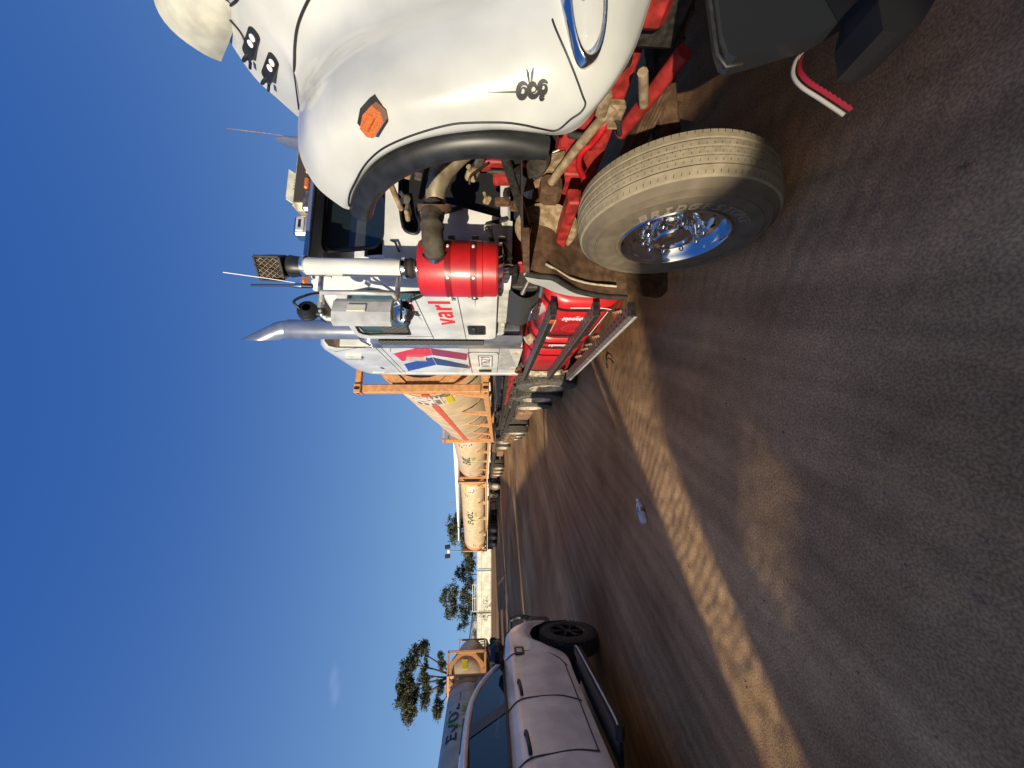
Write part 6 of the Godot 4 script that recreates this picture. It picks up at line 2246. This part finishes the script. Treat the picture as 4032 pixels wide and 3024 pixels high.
func make_background():
	# long white wall along the far side, in panels between paired posts
	var wz = -60.0
	var y0 = ground_y(0, wz)
	var wall = thing("boundary_wall", "long cream white panel wall across the far side of the yard", "wall", v(0, y0, wz))
	for k in 14:
		var x = -62.0 + k * 6.6
		var mb = MB.new()
		mb.box(v(x + 3.3, 1.08, 0), v(6.45, 2.22, .12), .02)
		put(mb, "wall_panel", M.wall_cream, wall)
		for e in [-.12, .22]:
			mb = MB.new()
			mb.box(v(x + e, .98, .09), v(.09, 2.0, .08), .01)
			put(mb, "wall_post", M.wall_line, wall)
	var mb = MB.new()
	mb.box(v(-16, 1.50, .09), v(92, .05, .06), .01)
	mb.box(v(-16, 2.2, .05), v(92, .07, .2), .02)
	mb.box(v(-16, .10, .09), v(92, .05, .06), .01)
	put(mb, "wall_rail", M.wall_line, wall)
	mb = MB.new()
	mb.box(v(-26.0, 1.35, .12), v(.5, .32, .05), .01)
	put(mb, "wall_sign", M.shed_grey, wall)
	# white transport shed rising behind the tanks
	var shed = thing("warehouse", "long white warehouse with low roof behind the tank train", "building", v(0, y0, -64), -8.0)
	mb = MB.new()
	mb.box(v(-3.0, 2.7, -12), v(46, 5.6, 22), .05)
	put(mb, "wall", M.shed_white, shed)
	mb = MB.new()
	mb.prism([p2(-27, 5.6), p2(-3.0, 6.5), p2(21, 5.6), p2(21, 5.35), p2(-27, 5.35)], front(-24), 25.5)
	put(mb, "roof", M.shed_white, shed)
	mb = MB.new()
	mb.box(v(-3.0, 5.42, 1.6), v(48.5, .14, .16), .03)
	put(mb, "gutter", M.pole, shed)
	# small grey shed with one dark window above the wall
	var hs = thing("small_shed", "grey shed with one dark window beyond the white wall", "building", v(-46.5, y0, -72), -4.0)
	mb = MB.new()
	mb.prism([p2(-5.5, 0), p2(5.5, 0), p2(5.5, 3.0), p2(-4.0, 4.2), p2(-5.5, 4.0)], front(-3), 6.0)
	put(mb, "wall", M.shed_grey, hs)
	mb = MB.new()
	mb.prism([p2(-5.9, 4.02), p2(-4.0, 4.38), p2(5.9, 3.10), p2(5.9, 2.98), p2(-4.0, 4.22), p2(-5.9, 3.9)], front(-3.3), 6.6)
	put(mb, "roof", M.shed_grey, hs)
	mb = MB.new()
	mb.box(v(-2.6, 3.1, 3.02), v(2.4, .9, .06), .02)
	put(mb, "window", M.glass, hs)
	# flood light mast beside the last tank
	var fl = thing("flood_light_mast", "thin mast with two flood lights behind the rearmost tank", "floodlight", v(-27.0, y0, -62.5))
	mb = MB.new()
	mb.cyl(v(0, 0, 0), v(0, 6.7, 0), .09, 8)
	mb.box(v(0, 6.65, 0), v(1.9, .10, .10), .01)
	put(mb, "mast", M.pole, fl)
	for sx in [-.75, .75]:
		mb = MB.new()
		mb.box(v(sx, 7.0, .1), v(.62, .85, .25), .04, Basis(v(1, 0, 0), .3))
		put(mb, "flood_lamp", M.black_trim, fl)
	mb = MB.new()
	mb.box(v(0, 6.85, .1), v(.55, .35, .2), .03)
	put(mb, "control_box", M.shed_white, fl)
	# antenna on the shed roof
	var an = thing("roof_aerial", "thin aerial standing on the white warehouse roof", "aerial", v(-19.5, y0 + 6.0, -63.5))
	mb = MB.new()
	mb.cyl(v(0, 0, 0), v(0, 1.2, 0), .03, 6)
	mb.cyl(v(-.3, .9, 0), v(.3, .9, 0), .02, 6)
	put(mb, "mast", M.pole, an)
	# white rack rails above the wall
	var rk = thing("pipe_rack", "white pipe rack showing above the cream wall", "rack", v(-35.0, y0, -63.0))
	for k in 3:
		mb = MB.new()
		mb.cyl(v(-2.2, 2.45 + k * .28, 0), v(2.2, 2.45 + k * .28, 0), .05, 6)
		put(mb, "rail", M.shed_white, rk)
	for k in 3:
		mb = MB.new()
		mb.cyl(v(-2.2 + k * 2.2, 0, 0), v(-2.2 + k * 2.2, 3.05, 0), .05, 6)
		put(mb, "upright", M.shed_white, rk)
	# trees
	make_gum("tall flat topped gum tree with open bare limbs behind the left road train", v(-50, y0, -66), 15.2, 6.2, [[-3.6, 13.92, 0, 2.94, 1.4], [-0.6, 14.44, 1, 2.74, 1.22], [2.6, 13.75, 0, 2.16, 1.12], [4.4, 11.83, 0, 1.67, 1.31], [-2.8, 11.14, 0, 1.96, 0.84], [1.0, 11.14, 0.6, 1.67, 0.94], [-5.2, 8.87, 0, 1.76, 0.94], [3.0, 8.35, 0, 1.47, 0.75], [-1.2, 8.7, 1, 1.37, 0.75]], 5, 420, .26)
	make_gum("dark gum tree at the left edge behind the shaded tank", v(-60, y0, -46), 10.0, 4.0, [[-1.5, 8.0, 0, 1.9, 1.5], [1.0, 9.8, 0, 1.4, 1.2], [-3.4, 7.4, 0, 1.7, 1.3]], 12, 180, .26)
	make_gum("rounded double crowned gum tree above the middle of the wall", v(-39.5, y0, -70), 8.8, 2.8, [[-1.06, 7.14, 0, 1.87, 1.58], [0.79, 8.06, 0, 1.55, 1.32], [2.24, 6.69, 0, 1.55, 1.14], [-1.85, 5.02, 0, 1.38, 1.14], [1.45, 4.56, 0, 1.71, 1.14], [0.0, 3.5, 0, 2.11, 0.97]], 21, 170, .30)
	make_gum("round dark gum tree beside the flood light mast", v(-25.6, y0, -68), 7.8, 2.6, [[-1.02, 6.19, 0, 1.9, 1.4], [1.19, 6.54, 0, 1.72, 1.21], [-2.72, 4.3, 0, 1.81, 1.12], [0.0, 4.47, 0, 1.99, 1.3]], 33, 190, .28)
	make_gum("low bushy gum tree between mast and pipe rack", v(-31.5, y0, -72), 6.0, 2.0, [[-1.8, 4.0, 0, 2.2, 1.1], [1.4, 4.4, 0, 1.8, 1.1]], 41, 170, .28)
	make_gum("spreading gum tree behind the white pipe rack", v(-37.5, y0, -76), 7.4, 2.4, [[.6, 5.6, 0, 2.0, 1.3], [-1.6, 4.2, 0, 1.9, 1.0], [2.6, 4.2, 0, 1.8, 1.0]], 44, 170, .28)
	make_gum("small gum tree left of the grey shed", v(-53.5, y0, -70), 6.4, 2.2, [[0, 4.8, 0, 1.6, 1.1], [1.6, 3.8, 0, 1.3, .9]], 47, 170, .26)
	make_gum("slim gum tree just above the grey shed roof", v(-48.5, y0, -78), 7.2, 3.0, [[0, 5.6, 0, 1.5, 1.1], [2.4, 5.2, 0, 1.6, .9]], 52, 170, .26)
	make_gum("young sparse gum tree in front of the cream wall", v(-35.2, y0, -58.6), 1.9, .5, [[0, 1.2, 0, .75, .55], [-.5, .8, .1, .5, .4]], 58, 330, .13)
	make_gum("small shrub like gum at the left end of the cream wall", v(-52.6, y0, -58.6), 1.8, .4, [[0, .9, 0, .6, .6]], 59, 330, .13)

func make_litter():
	# clear drink bottle lying on the ground
	var b = thing("plastic_bottle", "clear plastic drink bottle lying on the shaded dirt", "bottle", v(-1.225, .035, -3.61), 0)
	var d = v(.17, 0, -.16).normalized()
	b.rotation.y = atan2(d.x, d.z)
	var mb = MB.new()
	mb.lathe([p2(0, -.11), p2(.028, -.108), p2(.033, -.10), p2(.033, -.06), p2(.030, -.055), p2(.033, -.05), p2(.033, .02), p2(.031, .03), p2(.033, .04), p2(.030, .07), p2(.016, .095), p2(.013, .10), p2(.013, .112)], v(0, 0, 0), v(0, 0, 1), 24, 40)
	put(mb, "bottle_wall", M.bottle, b)
	mb = MB.new()
	mb.lathe([p2(.0335, -.01), p2(.0337, .035)], v(0, 0, 0), v(0, 0, 1), 24)
	put(mb, "label_band", M.blue_steel, b)
	mb = MB.new()
	mb.lathe([p2(0, .125), p2(.015, .125), p2(.0155, .108), p2(.013, .106)], v(0, 0, 0), v(0, 0, 1), 18, 30)
	put(mb, "cap", M.decal_white, b)
	var w = thing("bent_wire", "short bent black strap lying on the sunlit strip of dirt", "wire", v(.26, .012, -4.62), 0)
	mb = MB.new()
	mb.tube(crom([v(-.06, 0, -.13), v(.02, .004, -.15), v(.06, .01, -.06), v(.03, 0, .05), v(-.02, .006, .14)], 5), .008, 6)
	put(mb, "strap", M.black_trim, w)

func _ready():
	rng.seed = 12
	make_textures()
	make_materials()
	make_world()
	make_ground()
	make_background()
	make_road_train()
	make_unseen_shade_trucks()
	make_truck()
	make_ute()
	make_litter()
